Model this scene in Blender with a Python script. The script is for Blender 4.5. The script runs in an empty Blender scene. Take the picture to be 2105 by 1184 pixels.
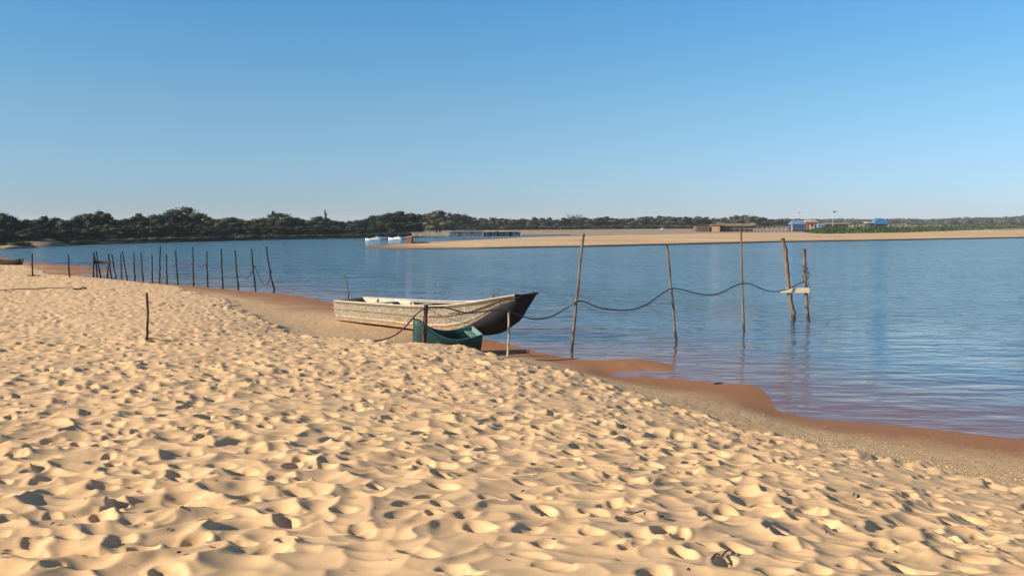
import bpy, bmesh, math, random
import numpy as np
from mathutils import Vector, Matrix, noise

random.seed(7); rng = np.random.default_rng(7)
S = bpy.context.scene
C = S.collection

# ---------------------------------------------------------------- camera, world, sun, exposure
W, Hh, F = 2105.0, 1184.0, 1750.0
CAMZ = 3.2
PITCH = math.atan((592 - 454) / F)
cam_d = bpy.data.cameras.new('camera'); cam = bpy.data.objects.new('camera', cam_d); C.objects.link(cam)
cam_d.sensor_width = 36.0; cam_d.lens = 36.0 * F / W
cam_d.clip_start = 0.1; cam_d.clip_end = 20000
cam.location = (0, 0, CAMZ); cam.rotation_euler = (math.pi / 2 - PITCH, 0, 0)
S.camera = cam

SUN_EL = math.radians(25); SUN_AZ = math.radians(-112)      # azimuth measured from +Y towards +X
sdir = Vector((math.sin(SUN_AZ) * math.cos(SUN_EL), math.cos(SUN_AZ) * math.cos(SUN_EL), math.sin(SUN_EL)))
sl = bpy.data.lights.new('sun', 'SUN'); sl.energy = 5.0; sl.angle = math.radians(0.5); sl.color = (1.0, 0.86, 0.68)
so = bpy.data.objects.new('sun', sl); C.objects.link(so)
so.rotation_euler = sdir.to_track_quat('Z', 'Y').to_euler()

w = bpy.data.worlds.new('World'); S.world = w; w.use_nodes = True
nt = w.node_tree; bg = nt.nodes['Background']
sky = nt.nodes.new('ShaderNodeTexSky'); sky.sky_type = 'NISHITA'; sky.sun_disc = False
sky.sun_elevation = SUN_EL; sky.sun_rotation = SUN_AZ
sky.air_density = 1.0; sky.dust_density = 0.0; sky.ozone_density = 3.0
_g = nt.nodes.new('ShaderNodeNewGeometry'); _s = nt.nodes.new('ShaderNodeSeparateXYZ'); nt.links.new(_g.outputs['Incoming'], _s.inputs[0])
_m = nt.nodes.new('ShaderNodeMath'); _m.operation = 'MULTIPLY'; _m.inputs[1].default_value = -1; nt.links.new(_s.outputs['Z'], _m.inputs[0])
_r = nt.nodes.new('ShaderNodeValToRGB'); nt.links.new(_m.outputs[0], _r.inputs[0])
SKYT = [(0.0, (.44, .58, .98)), (.07, (.56, .73, .96)), (.13, (.62, .83, .96)), (.26, (.50, .97, 1.16)), (.6, (.85, .82, .84))]
while len(_r.color_ramp.elements) < len(SKYT): _r.color_ramp.elements.new(.5)
for _e, (_p, _c) in zip(_r.color_ramp.elements, SKYT): _e.position = _p; _e.color = (*_c, 1)
_x = nt.nodes.new('ShaderNodeMix'); _x.data_type = 'RGBA'; _x.blend_type = 'MULTIPLY'; _x.inputs[0].default_value = 1
nt.links.new(sky.outputs[0], _x.inputs[6]); nt.links.new(_r.outputs[0], _x.inputs[7]); nt.links.new(_x.outputs[2], bg.inputs[0]); bg.inputs[1].default_value = 0.08
S.view_settings.view_transform = 'Standard'; S.view_settings.look = 'None'
S.view_settings.gamma = 1; S.view_settings.exposure = 0.67; S.view_settings.use_curve_mapping = False

# ---------------------------------------------------------------- helpers
Rm = Matrix.Rotation(math.pi / 2 - PITCH, 3, 'X')
def ray(px, py):
    return (Rm @ Vector(((px - W / 2) / F, -(py - Hh / 2) / F, -1))).normalized()
def P(px, py, z=0.0):                       # point of the photograph at a known height
    d = ray(px, py); t = (z - CAMZ) / d.z
    return Vector((0, 0, CAMZ)) + d * t
def PD(px, py, dist):                       # point of the photograph at a known ground distance along +Y
    d = ray(px, py); t = dist / d.y
    return Vector((0, 0, CAMZ)) + d * t

def tag(o, label=None, cat=None, group=None, kind=None):
    if label: o['label'] = label
    if cat: o['category'] = cat
    if group: o['group'] = group
    if kind: o['kind'] = kind
    return o
def empty(name, loc=(0, 0, 0), rz=0):
    o = bpy.data.objects.new(name, None); o.location = loc; o.rotation_euler = (0, 0, rz); C.objects.link(o)
    return o
def mesh_obj(name, verts, faces, mat, parent=None, smooth=True):
    me = bpy.data.meshes.new(name); me.from_pydata([tuple(v) for v in verts], [], faces); me.update()
    if smooth: me.polygons.foreach_set('use_smooth', [True] * len(me.polygons))
    if mat: me.materials.append(mat)
    o = bpy.data.objects.new(name, me); C.objects.link(o)
    if parent: o.parent = parent
    return o
class MB:
    def __init__(s): s.v = []; s.f = []
    def add(s, vs, fs):
        b = len(s.v); s.v += [Vector(v) for v in vs]; s.f += [tuple(b + i for i in f) for f in fs]; return s
    def box(s, a, b, rot=None, org=(0, 0, 0)):
        vs = [Vector((x, y, z)) for z in (a[2], b[2]) for y in (a[1], b[1]) for x in (a[0], b[0])]
        if rot is not None: vs = [Vector(org) + rot @ (v - Vector(org)) for v in vs]
        return s.add(vs, [(0, 2, 3, 1), (4, 5, 7, 6), (0, 1, 5, 4), (2, 6, 7, 3), (0, 4, 6, 2), (1, 3, 7, 5)])
    def tube(s, pts, r, n=8, cap=True):
        pts = [Vector(p) for p in pts]; rs = r if isinstance(r, (list, tuple)) else [r] * len(pts)
        base = len(s.v); up = None
        for i, p in enumerate(pts):
            t = (pts[min(i + 1, len(pts) - 1)] - pts[max(i - 1, 0)]).normalized()
            if up is None:
                up = Vector((0, 0, 1)) if abs(t.z) < .9 else Vector((1, 0, 0))
            a = t.cross(up).normalized(); b = a.cross(t).normalized(); up = b
            for k in range(n):
                th = 2 * math.pi * k / n
                s.v.append(p + (a * math.cos(th) + b * math.sin(th)) * rs[i])
        for i in range(len(pts) - 1):
            for k in range(n):
                k2 = (k + 1) % n
                s.f.append((base + i * n + k, base + i * n + k2, base + (i + 1) * n + k2, base + (i + 1) * n + k))
        if cap:
            s.f.append(tuple(base + k for k in range(n))); e = base + (len(pts) - 1) * n
            s.f.append(tuple(e + k for k in reversed(range(n))))
        return s
    def build(s, name, mat, parent=None, smooth=True): return mesh_obj(name, s.v, s.f, mat, parent, smooth)

# ---------------------------------------------------------------- materials
def new_mat(name):
    m = bpy.data.materials.new(name); m.use_nodes = True; nt = m.node_tree
    return m, nt, nt.nodes['Principled BSDF'], nt.nodes, nt.links
def tex_noise(nodes, links, scale, detail=4, vec=None, rough=.55):
    n = nodes.new('ShaderNodeTexNoise'); n.inputs['Scale'].default_value = scale
    n.inputs['Detail'].default_value = detail; n.inputs['Roughness'].default_value = rough
    if vec is not None: links.new(vec, n.inputs['Vector'])
    return n
def ramp(nodes, links, src, stops):
    r = nodes.new('ShaderNodeValToRGB'); links.new(src, r.inputs[0])
    while len(r.color_ramp.elements) < len(stops): r.color_ramp.elements.new(.5)
    for e, (p, c) in zip(r.color_ramp.elements, stops):
        e.position = p; e.color = (c[0], c[1], c[2], 1) if not isinstance(c, (int, float)) else (c, c, c, 1)
    return r
def mixc(nodes, links, fac, a, b, mode='MIX'):
    m = nodes.new('ShaderNodeMix'); m.data_type = 'RGBA'; m.blend_type = mode
    for s, v in ((0, fac), (6, a), (7, b)):
        if hasattr(v, 'is_linked') or isinstance(v, bpy.types.NodeSocket): links.new(v, m.inputs[s])
        elif isinstance(v, (int, float)): m.inputs[s].default_value = v if s == 0 else (v, v, v, 1)
        else: m.inputs[s].default_value = (*v, 1)
    return m.outputs[2]
def math_n(nodes, links, op, a, b=None, clamp=False):
    m = nodes.new('ShaderNodeMath'); m.operation = op; m.use_clamp = clamp
    for i, v in enumerate((a, b)):
        if v is None: continue
        if isinstance(v, (int, float)): m.inputs[i].default_value = v
        else: links.new(v, m.inputs[i])
    return m.outputs[0]
def bump(nodes, links, bsdf, height, strength=.3, dist=.02):
    b = nodes.new('ShaderNodeBump'); b.inputs['Strength'].default_value = strength; b.inputs['Distance'].default_value = dist
    links.new(height, b.inputs['Height']); links.new(b.outputs[0], bsdf.inputs['Normal']); return b
def simple_mat(name, c1, c2, scale=6, rough=.8, stretch=(1, 1, 1), metallic=0, bs=.4, bd=.01, detail=6, per_object=0, foot=0):
    m, nt, bs_, N, L = new_mat(name)
    tc = N.new('ShaderNodeTexCoord'); mp = N.new('ShaderNodeMapping'); mp.inputs['Scale'].default_value = stretch
    L.new(tc.outputs['Object'], mp.inputs[0])
    n = tex_noise(N, L, scale, detail, mp.outputs[0], .65)
    r = ramp(N, L, n.outputs[0], [(.3, c1), (.7, c2)])
    col = r.outputs[0]
    if foot:
        gp_ = N.new('ShaderNodeNewGeometry'); sp = N.new('ShaderNodeSeparateXYZ'); L.new(gp_.outputs['Position'], sp.inputs[0])
        f_ = ramp(N, L, math_n(N, L, 'ADD', sp.outputs['Z'], math_n(N, L, 'MULTIPLY', n.outputs[0], .25)), [(.30, .85), (.48, 0.)]).outputs[0]
        col = mixc(N, L, f_, col, (.02, .016, .012))
    if per_object:
        oi = N.new('ShaderNodeObjectInfo')
        v = math_n(N, L, 'ADD', math_n(N, L, 'MULTIPLY', oi.outputs['Random'], per_object), 1 - per_object / 2)
        hs = N.new('ShaderNodeHueSaturation'); L.new(col, hs.inputs['Color']); L.new(v, hs.inputs['Value']); col = hs.outputs[0]
    L.new(col, bs_.inputs['Base Color']); bs_.inputs['Roughness'].default_value = rough; bs_.inputs['Metallic'].default_value = metallic
    if bs: bump(N, L, bs_, n.outputs[0], bs, bd)
    return m

def sand_material():
    m, nt, B, N, L = new_mat('beach_sand')
    geo = N.new('ShaderNodeNewGeometry')
    at = N.new('ShaderNodeAttribute'); at.attribute_name = 'dry'; at.attribute_type = 'GEOMETRY'
    aw = N.new('ShaderNodeAttribute'); aw.attribute_name = 'wet'; aw.attribute_type = 'GEOMETRY'
    big = tex_noise(N, L, .9, 5, geo.outputs['Position']); mid = tex_noise(N, L, 14, 6, geo.outputs['Position'])
    fine = tex_noise(N, L, 420, 3, geo.outputs['Position'])
    dryc = ramp(N, L, big.outputs[0], [(.3, (.63, .42, .225)), (.7, (.70, .475, .26))]).outputs[0]
    grain = tex_noise(N, L, 95, 4, geo.outputs['Position'], .8)
    dryc = mixc(N, L, ramp(N, L, grain.outputs[0], [(.50, 0.), (.72, .55)]).outputs[0], dryc, (.40, .26, .13))
    dryc = mixc(N, L, .35, dryc, ramp(N, L, fine.outputs[0], [(.35, (.41, .25, .12)), (.6, (.75, .52, .29))]).outputs[0])
    pebc = mixc(N, L, ramp(N, L, tex_noise(N, L, 38, 5, geo.outputs['Position'], .7).outputs[0], [(.4, 0.), (.62, 1.)]).outputs[0],
                (.46, .30, .155), (.62, .43, .235))
    wetc = mixc(N, L, ramp(N, L, mid.outputs[0], [(.35, 0.), (.7, 1.)]).outputs[0], (.27, .118, .05), (.33, .16, .07))
    wetm = ramp(N, L, math_n(N, L, 'ADD', aw.outputs['Fac'], math_n(N, L, 'MULTIPLY', math_n(N, L, 'SUBTRACT', mid.outputs[0], .5), .9)), [(.15, 0.), (.95, 1.)]).outputs[0]
    c = mixc(N, L, wetm, pebc, wetc)
    c = mixc(N, L, at.outputs['Fac'], c, dryc)
    L.new(c, B.inputs['Base Color'])
    wo = math_n(N, L, 'MULTIPLY', wetm, math_n(N, L, 'SUBTRACT', 1.0, at.outputs['Fac']))
    rr = ramp(N, L, wo, [(0., .95), (1., .8)]); L.new(rr.outputs[0], B.inputs['Roughness'])
    B.inputs['Specular IOR Level'].default_value = .25
    peb = tex_noise(N, L, 55, 4, geo.outputs['Position'], .7)
    pebm = math_n(N, L, 'MULTIPLY', math_n(N, L, 'SUBTRACT', 1.0, at.outputs['Fac']), math_n(N, L, 'SUBTRACT', 1.0, math_n(N, L, 'MULTIPLY', wetm, .9)))
    h = math_n(N, L, 'ADD', math_n(N, L, 'MULTIPLY', math_n(N, L, 'MULTIPLY', peb.outputs[0], pebm), 3.0),
               math_n(N, L, 'ADD', math_n(N, L, 'MULTIPLY', fine.outputs[0], .12), math_n(N, L, 'MULTIPLY', mid.outputs[0], .25)))
    bump(N, L, B, h, .35, .012)
    return m

def water_material():
    m, nt, B, N, L = new_mat('river_water')
    N.remove(B); out = N['Material Output']
    geo = N.new('ShaderNodeNewGeometry')
    def mapped(sx, sy, rz=0):
        mp = N.new('ShaderNodeMapping'); mp.inputs['Scale'].default_value = (sx, sy, 1); mp.inputs['Rotation'].default_value = (0, 0, rz)
        L.new(geo.outputs['Position'], mp.inputs[0]); return mp.outputs[0]
    ad = N.new('ShaderNodeAttribute'); ad.attribute_name = 'depth'; ad.attribute_type = 'GEOMETRY'
    n1 = tex_noise(N, L, 1, 4, mapped(2.2, 5.0, .15), .6)
    n2 = tex_noise(N, L, 1, 3, mapped(9, 17, -.25), .55)
    n3 = tex_noise(N, L, 1, 3, mapped(.7, 2.0, .1), .5)
    patch = tex_noise(N, L, 1, 3, mapped(.012, .06, .05), .5)
    pm = ramp(N, L, patch.outputs[0], [(.35, .75), (.65, 1.0)]).outputs[0]
    open_ = ramp(N, L, ad.outputs['Fac'], [(0., .18), (.3, .32), (.8, .8), (1., 1.)]).outputs[0]
    h = math_n(N, L, 'ADD', math_n(N, L, 'MULTIPLY', n1.outputs[0], .42), math_n(N, L, 'MULTIPLY', n2.outputs[0], .07))
    h = math_n(N, L, 'ADD', h, math_n(N, L, 'MULTIPLY', n3.outputs[0], 1.7))
    n4 = tex_noise(N, L, 1, 2, mapped(.55, .9, -.12), .6); h = math_n(N, L, 'ADD', h, math_n(N, L, 'MULTIPLY', n4.outputs[0], 2.6))
    n6 = tex_noise(N, L, 1, 4, mapped(.16, .38, .08), .6); h = math_n(N, L, 'ADD', h, math_n(N, L, 'MULTIPLY', n6.outputs[0], 5.0))
    bp = N.new('ShaderNodeBump'); bp.inputs['Distance'].default_value = .11
    L.new(math_n(N, L, 'MULTIPLY', pm, open_), bp.inputs['Strength']); L.new(h, bp.inputs['Height'])
    gl = N.new('ShaderNodeBsdfGlossy'); L.new(ramp(N, L, ad.outputs['Fac'], [(0., .015), (.75, .03), (1., .07)]).outputs[0], gl.inputs['Roughness']); gl.inputs['Color'].default_value = (1, 1, 1, 1)
    L.new(bp.outputs[0], gl.inputs['Normal'])
    tr = N.new('ShaderNodeBsdfTransparent'); tr.inputs['Color'].default_value = (.93, .86, .76, 1)
    df = N.new('ShaderNodeBsdfDiffuse'); L.new(ramp(N, L, ad.outputs['Fac'], [(0., (.30, .17, .12)), (.13, (.22, .17, .155)), (.32, (.12, .195, .26)), (1., (.085, .195, .275))]).outputs[0], df.inputs['Color']); L.new(bp.outputs[0], df.inputs['Normal'])
    mk = N.new('ShaderNodeMixShader'); L.new(ramp(N, L, ad.outputs['Fac'], [(0., .0), (.15, .3), (.4, .85), (1.0, 1.)]).outputs[0], mk.inputs[0])
    L.new(tr.outputs[0], mk.inputs[1]); L.new(df.outputs[0], mk.inputs[2])
    fr = N.new('ShaderNodeFresnel'); L.new(math_n(N, L, 'SUBTRACT', 1.333, math_n(N, L, 'MULTIPLY', geo.outputs['Backfacing'], .583)), fr.inputs[0]); bq = N.new('ShaderNodeBump'); bq.inputs['Distance'].default_value = .11; bq.inputs['Strength'].default_value = .8; L.new(math_n(N, L, 'MULTIPLY', pm, open_), bq.inputs['Strength']); L.new(h, bq.inputs['Height']); L.new(bq.outputs[0], fr.inputs['Normal'])
    mx = N.new('ShaderNodeMixShader'); L.new(fr.outputs[0], mx.inputs[0]); L.new(mk.outputs[0], mx.inputs[1]); L.new(gl.outputs[0], mx.inputs[2])
    L.new(mx.outputs[0], out.inputs[0])
    return m

def leaf_material(name, c1, c2, c3, var=.5):
    m, nt, B, N, L = new_mat(name)
    geo = N.new('ShaderNodeNewGeometry'); oi = N.new('ShaderNodeObjectInfo')
    n = tex_noise(N, L, .5, 3, geo.outputs['Position'])
    c = ramp(N, L, n.outputs[0], [(.3, c1), (.52, c2), (.72, c3)]).outputs[0]
    v = math_n(N, L, 'ADD', math_n(N, L, 'MULTIPLY', oi.outputs['Random'], var), 1 - var / 2)
    v2 = math_n(N, L, 'MULTIPLY', v, math_n(N, L, 'ADD', .7, math_n(N, L, 'MULTIPLY', geo.outputs['Random Per Island'], .7)))
    hs = N.new('ShaderNodeHueSaturation'); L.new(c, hs.inputs['Color']); L.new(v2, hs.inputs['Value'])
    hue = math_n(N, L, 'ADD', .485, math_n(N, L, 'MULTIPLY', oi.outputs['Random'], .03)); L.new(hue, hs.inputs['Hue'])
    L.new(hs.outputs[0], B.inputs['Base Color']); B.inputs['Roughness'].default_value = .7
    B.inputs['Specular IOR Level'].default_value = .2
    return m

M = {}
M['sand'] = sand_material()
M['water'] = water_material()
M['bar'] = simple_mat('sandbar_sand', (.60, .38, .18), (.70, .47, .25), .35, .95, (1, 4, 1), bs=.3, bd=.1)
def bar_mat():
    m, nt, B, N, L = new_mat('sandbar_sand'); geo = N.new('ShaderNodeNewGeometry')
    mp = N.new('ShaderNodeMapping'); mp.inputs['Scale'].default_value = (.05, .7, 1); L.new(geo.outputs['Position'], mp.inputs[0])
    n = tex_noise(N, L, 1, 6, mp.outputs[0], .7); f = tex_noise(N, L, 1.6, 5, geo.outputs['Position'], .7)
    c = ramp(N, L, n.outputs[0], [(.38, (.30, .19, .095)), (.48, (.54, .355, .17)), (.6, (.68, .49, .27))]).outputs[0]
    c = mixc(N, L, ramp(N, L, f.outputs[0], [(.55, 0.), (.7, .7)]).outputs[0], c, (.30, .19, .10))
    sp = N.new('ShaderNodeSeparateXYZ'); L.new(geo.outputs['Position'], sp.inputs[0])
    w_ = ramp(N, L, math_n(N, L, 'ADD', sp.outputs['Z'], math_n(N, L, 'MULTIPLY', f.outputs[0], .05)), [(.06, 1.), (.19, 0.)]).outputs[0]
    L.new(mixc(N, L, w_, c, (.17, .095, .055)), B.inputs['Base Color']); B.inputs['Roughness'].default_value = .9
    bump(N, L, B, f.outputs[0], .6, .25); return m
M['bar'] = bar_mat()
M['mud'] = simple_mat('dry_mud', (.22, .155, .10), (.36, .26, .165), .15, .95, (1, 3, 1), bs=.3, bd=.1)
M['bank'] = simple_mat('bank_soil', (.05, .055, .025), (.17, .125, .075), .22, .95, (1, 2, 1), bs=.5, bd=.2)
M['slope'] = simple_mat('bank_sand', (.13, .095, .065), (.27, .20, .135), .5, .95, (1, 2.5, 1), bs=.4, bd=.1)
M['leaf'] = leaf_material('dark_foliage', (.008, .015, .010), (.018, .029, .016), (.040, .050, .026))
M['leaf_olive'] = leaf_material('olive_foliage', (.020, .027, .014), (.046, .054, .027), (.084, .088, .046))
M['leaf_pale'] = leaf_material('pale_foliage', (.10, .10, .065), (.15, .14, .10), (.20, .18, .13))
M['leaf_far'] = leaf_material('far_foliage', (.030, .042, .032), (.048, .060, .044), (.075, .085, .062), .3)  # greyed tone carries distance haze in the leaf colour
M['shrub'] = leaf_material('bright_shrub', (.014, .030, .010), (.030, .056, .016), (.075, .10, .035), .4)
M['bark'] = simple_mat('bark', (.08, .06, .045), (.2, .16, .12), 3, .95)
M['pole'] = simple_mat('weathered_pole', (.05, .034, .024), (.26, .185, .12), 5, .9, (4, 4, .6), bs=.8, bd=.02, foot=1)
M['pole_light'] = simple_mat('peeled_pole', (.26, .19, .12), (.48, .38, .26), 5, .85, (4, 4, .5), bs=.5, bd=.008)
M['pole_dark'] = simple_mat('dark_pole', (.008, .006, .005), (.026, .018, .014), 5, .9, (4, 4, .6), bs=.5, bd=.01)
M['rust'] = simple_mat('rusty_post', (.035, .016, .012), (.12, .045, .03), 8, .85, (2, 2, .7), bs=.5, bd=.01)
M['board'] = simple_mat('pale_board', (.60, .48, .30), (.74, .62, .42), 4, .8, (1, 6, 6), bs=.3, bd=.004)
M['cable'] = simple_mat('black_cable', (.012, .012, .014), (.03, .03, .032), 10, .5, bs=0)
M['cord'] = simple_mat('grey_cord', (.10, .09, .08), (.2, .18, .15), 10, .9, bs=0)
M['twig'] = simple_mat('dry_twig', (.03, .018, .012), (.09, .05, .03), 40, .9, bs=.3, bd=.002)

def metal_hull():
    m, nt, B, N, L = new_mat('dented_hull')
    tc = N.new('ShaderNodeTexCoord'); mp = N.new('ShaderNodeMapping'); mp.inputs['Scale'].default_value = (1.35, 1, 1); L.new(tc.outputs['Object'], mp.inputs[0])
    a = tex_noise(N, L, 3.2, 8, mp.outputs[0], .7); b = tex_noise(N, L, 24, 8, mp.outputs[0], .75); vo = N.new('ShaderNodeTexVoronoi'); vo.inputs['Scale'].default_value = 16; L.new(mp.outputs[0], vo.inputs['Vector'])
    c = ramp(N, L, a.outputs[0], [(.3, (.23, .17, .095)), (.5, (.31, .265, .19)), (.7, (.27, .265, .25))]).outputs[0]
    c = mixc(N, L, ramp(N, L, b.outputs[0], [(.50, 0.), (.64, 1.)]).outputs[0], c, (.56, .52, .44))
    c = mixc(N, L, ramp(N, L, tex_noise(N, L, 11, 6, mp.outputs[0], .75).outputs[0], [(.56, 0.), (.68, .85)]).outputs[0], c, (.22, .13, .07))
    sep = N.new('ShaderNodeSeparateXYZ'); L.new(tc.outputs['Object'], sep.inputs[0])
    low = ramp(N, L, math_n(N, L, 'ADD', sep.outputs['Z'], math_n(N, L, 'MULTIPLY', a.outputs[0], .35)), [(.32, 1.), (.62, 0.)]).outputs[0]
    c = mixc(N, L, math_n(N, L, 'MULTIPLY', low, .6), c, (.52, .30, .12))
    L.new(c, B.inputs['Base Color']); B.inputs['Metallic'].default_value = .45; B.inputs['Roughness'].default_value = .45
    h = math_n(N, L, 'ADD', math_n(N, L, 'MULTIPLY', vo.outputs['Distance'], .7), b.outputs[0])
    big = tex_noise(N, L, 5.5, 3, mp.outputs[0], .5)
    h = math_n(N, L, 'ADD', h, math_n(N, L, 'MULTIPLY', big.outputs[0], 2.2))
    bump(N, L, B, h, .75, .016)
    return m
M['hull'] = metal_hull()
M['hull_dark'] = simple_mat('shaded_bottom', (.004, .006, .012), (.014, .015, .02), 4, .85, bs=.3, bd=.01)  # near-black colour paints in the shade beneath bow and bottom
M['cap'] = simple_mat('worn_pale_paint', (.34, .29, .21), (.50, .44, .34), 7, .6, bs=.3, bd=.004)
M['rail'] = simple_mat('dark_rail', (.05, .04, .03), (.16, .12, .08), 9, .7, bs=.2, bd=.004)
def teal_mat():
    m, nt, B, N, L = new_mat('teal_paint'); tc = N.new('ShaderNodeTexCoord'); mp = N.new('ShaderNodeMapping'); mp.inputs['Scale'].default_value = (1, 1, 2.4); L.new(tc.outputs['Object'], mp.inputs[0])
    a = tex_noise(N, L, 3, 8, mp.outputs[0], .7); b = tex_noise(N, L, 22, 6, mp.outputs[0], .75)
    c = ramp(N, L, a.outputs[0], [(.35, (.003, .028, .027)), (.62, (.008, .058, .052))]).outputs[0]
    c = mixc(N, L, ramp(N, L, b.outputs[0], [(.60, 0.), (.70, .55)]).outputs[0], c, (.12, .16, .12))
    c = mixc(N, L, ramp(N, L, b.outputs[0], [(.30, .7), (.38, 0.)]).outputs[0], c, (.012, .02, .018))
    L.new(c, B.inputs['Base Color']); B.inputs['Roughness'].default_value = .6; bump(N, L, B, b.outputs[0], .4, .006); return m
M['teal'] = teal_mat()
M['teal_rim'] = simple_mat('teal_rim', (.02, .11, .09), (.06, .19, .15), 6, .6, bs=.2, bd=.004)
M['teal_in'] = simple_mat('faded_teal', (.05, .15, .13), (.17, .28, .24), 6, .6, bs=.2, bd=.004)

# ---------------------------------------------------------------- beach heightfield
# (photo x, photo y, height above the river, dryness)
D, Wt, Pb = 1.0, -1.0, -.6
ctrl = [
 (0,1184,1.62,D),(500,1184,1.6,D),(1050,1184,1.58,D),(1600,1184,1.5,D),(2105,1184,1.3,D),
 (-500,1184,1.7,D),(-400,800,1.3,D),(-300,620,.7,D),(2700,1184,1.0,D),(2700,1060,.35,D),(2700,960,0,Wt),(2700,900,-.3,Wt),
 (0,1000,1.46,D),(700,1000,1.42,D),(1400,1000,1.2,D),(1750,1040,1.05,D),(2000,1080,.95,D),
 (0,880,1.3,D),(400,880,1.26,D),(900,900,1.12,D),(1200,900,.98,D),(1450,930,.85,D),(1700,970,.8,D),(1950,1010,.68,D),
 (0,780,1.15,D),(300,790,1.12,D),(600,790,1.0,D),(900,800,.88,D),(1150,820,.72,D),(1300,850,.68,D),(1080,775,.66,D),
 (0,700,.95,D),(300,700,.88,D),(500,710,.82,D),(700,730,.76,D),(900,745,.72,D),
 (0,630,.6,D),(200,640,.62,D),(400,650,.56,D),(520,670,.56,D),
 (0,580,.33,D),(150,590,.33,D),(300,605,.32,D),(400,615,.34,D),
 (0,548,.2,D),(60,556,.2,D),(140,568,.18,D),(220,576,.16,D),(330,587,.13,.6),
 # edge of the dry sand
 (2300,1035,.40,.1),(2105,1000,.42,.1),(1900,962,.42,.1),(1748,926,.41,.1),(1650,908,.41,.1),(1532,884,.41,.1),(1482,868,.40,.1),(1399,843,.40,.1),
 (1316,815,.40,.1),(1236,788,.40,.1),(1166,768,.40,.1),(1093,752,.42,.1),(1040,738,.45,.1),(985,727,.46,.2),(935,718,.48,.3),(870,713,.50,.3),
 (790,709,.47,.1),(700,698,.42,.1),(640,696,.42,.1),(590,684,.40,.1),(555,664,.36,.1),(520,648,.33,.1),(480,630,.28,.1),(440,612,.22,.1),(400,602,.17,.1),
 # hollow behind the ridge, under the boats
 (1010,735,.08,Wt),(950,728,.08,Wt),(880,724,.12,Pb),(870,690,.13,Wt),(930,705,.08,Wt),(780,690,.20,Pb),(690,660,.22,Wt),(760,672,.18,Wt),(650,668,.22,Pb),(600,640,.16,Pb),(550,620,.13,Pb),(490,606,.1,Pb),
 (1080,736,.12,Wt),(1150,752,.14,Wt),(1250,779,.14,Wt),(1350,802,.14,Wt),(1450,822,.14,Wt),(1550,850,.13,Wt),(1650,878,.13,Wt),(1800,900,.13,Wt),(2000,935,.13,Wt),
 (1400,822,.27,Pb),(1600,880,.27,Pb),(1800,925,.27,Pb),(2050,970,.27,Pb),(1250,785,.27,Pb),
 (1480,805,.06,Wt),(1540,825,.05,Wt),
 # waterline
 (2300,930,0,Wt),(2105,903,0,Wt),(1900,880,0,Wt),(1750,868,0,Wt),(1650,857,0,Wt),(1602,845,0,Wt),(1585,820,0,Wt),(1560,797,0,Wt),(1500,788,0,Wt),(1420,782,0,Wt),(1400,779,0,Wt),(1320,772,0,Wt),(1250,768.5,.004,Wt),(1335,767,-.03,Wt),(1285,766,-.012,Wt),(1350,762,0,Wt),(1270,763.5,.004,Wt),
 (1388,756,0,Wt),(1350,743,0,Wt),(1250,740,0,Wt),(1180,738,0,Wt),(1100,722,0,Wt),(1068,713,0,Wt),(1020,702,0,Wt),(985,694,0,Wt),(900,668,0,Wt),(820,648,0,Wt),(750,634,0,Wt),(700,627,0,Wt),(660,617,0,Wt),
 (600,606,0,Wt),(540,601,0,Wt),(440,592,0,Wt),(350,584.5,0,Wt),(290,578.5,0,Wt),(235,574,0,Wt),(190,570,0,Wt),(150,566.5,0,Wt),
 (1290,752,.05,Wt),(1200,752,.07,Wt),(1340,756,.03,Wt),(1160,745,.06,Wt),
 (232,557.5,.0,Wt),(190,555,0,Wt),(150,553.5,0,Wt),(189,549.5,0,Wt),(120,545,0,Wt),(75,540,0,Wt),(40,535,0,Wt),(0,529,0,Wt),(-200,515,0,Wt),
 (180,559,.06,Wt),(120,556,.1,Wt),(150,550,.05,Wt),(100,549,.1,Pb),(50,545,.15,.4),(0,538,.12,.4),(-200,530,.25,D),
 # river bed
 (2300,890,-.12,Wt),(2105,870,-.12,Wt),(1900,850,-.1,Wt),(1750,838,-.1,Wt),(1640,820,-.08,Wt),(1610,795,-.07,Wt),(1500,770,-.07,Wt),(1430,765,-.05,Wt),(1420,745,-.07,Wt),(1330,728,-.08,Wt),(1200,720,-.1,Wt),
 (1110,700,-.12,Wt),(1030,680,-.15,Wt),(2105,820,-.3,Wt),(1800,780,-.3,Wt),(1600,740,-.28,Wt),(1400,700,-.3,Wt),(1200,680,-.35,Wt),(1000,640,-.4,Wt),(800,615,-.35,Wt),(690,600,-.3,Wt),(600,590,-.25,Wt),
 (480,580,-.25,Wt),(380,570,-.3,Wt),(300,562,-.3,Wt),(260,550,-.4,Wt),(205,569,-.06,Wt),(250,567,-.12,Wt),(150,542,-.3,Wt),(60,530,-.3,Wt),(0,521,-.3,Wt),
 (2105,740,-.8,Wt),(1700,680,-.9,Wt),(1400,620,-1.1,Wt),(1000,580,-1.2,Wt),(700,560,-1.2,Wt),(400,540,-1.3,Wt),(200,527,-1.2,Wt),(2105,620,-1.5,Wt),(1000,530,-1.6,Wt),(1500,540,-1.6,Wt),(2700,820,-.8,Wt),(2700,650,-1.6,Wt),(0,512,-1.2,Wt),
]
pts = []; zs = []; ds = []
for (x, y, z, dr) in ctrl:
    p = P(x, y, z); pts.append((math.atan2(p.x, p.y), math.log(math.hypot(p.x, p.y)))); zs.append(z); ds.append(dr)
for a, r_, z in ((0,1.0,1.66),(1.2,1.0,1.6),(-1.2,1,1.7),(1.2,4,1.3),(-1.2,4,1.7),(1.3,12,.3),(-1.3,12,1.6),(1.3,20,-.3),(-1.3,40,1.2),(1.3,60,-1.6),(-1.2,120,.4)):
    pts.append((a, math.log(r_))); zs.append(z); ds.append(1 if z > .5 else -1)
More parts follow.
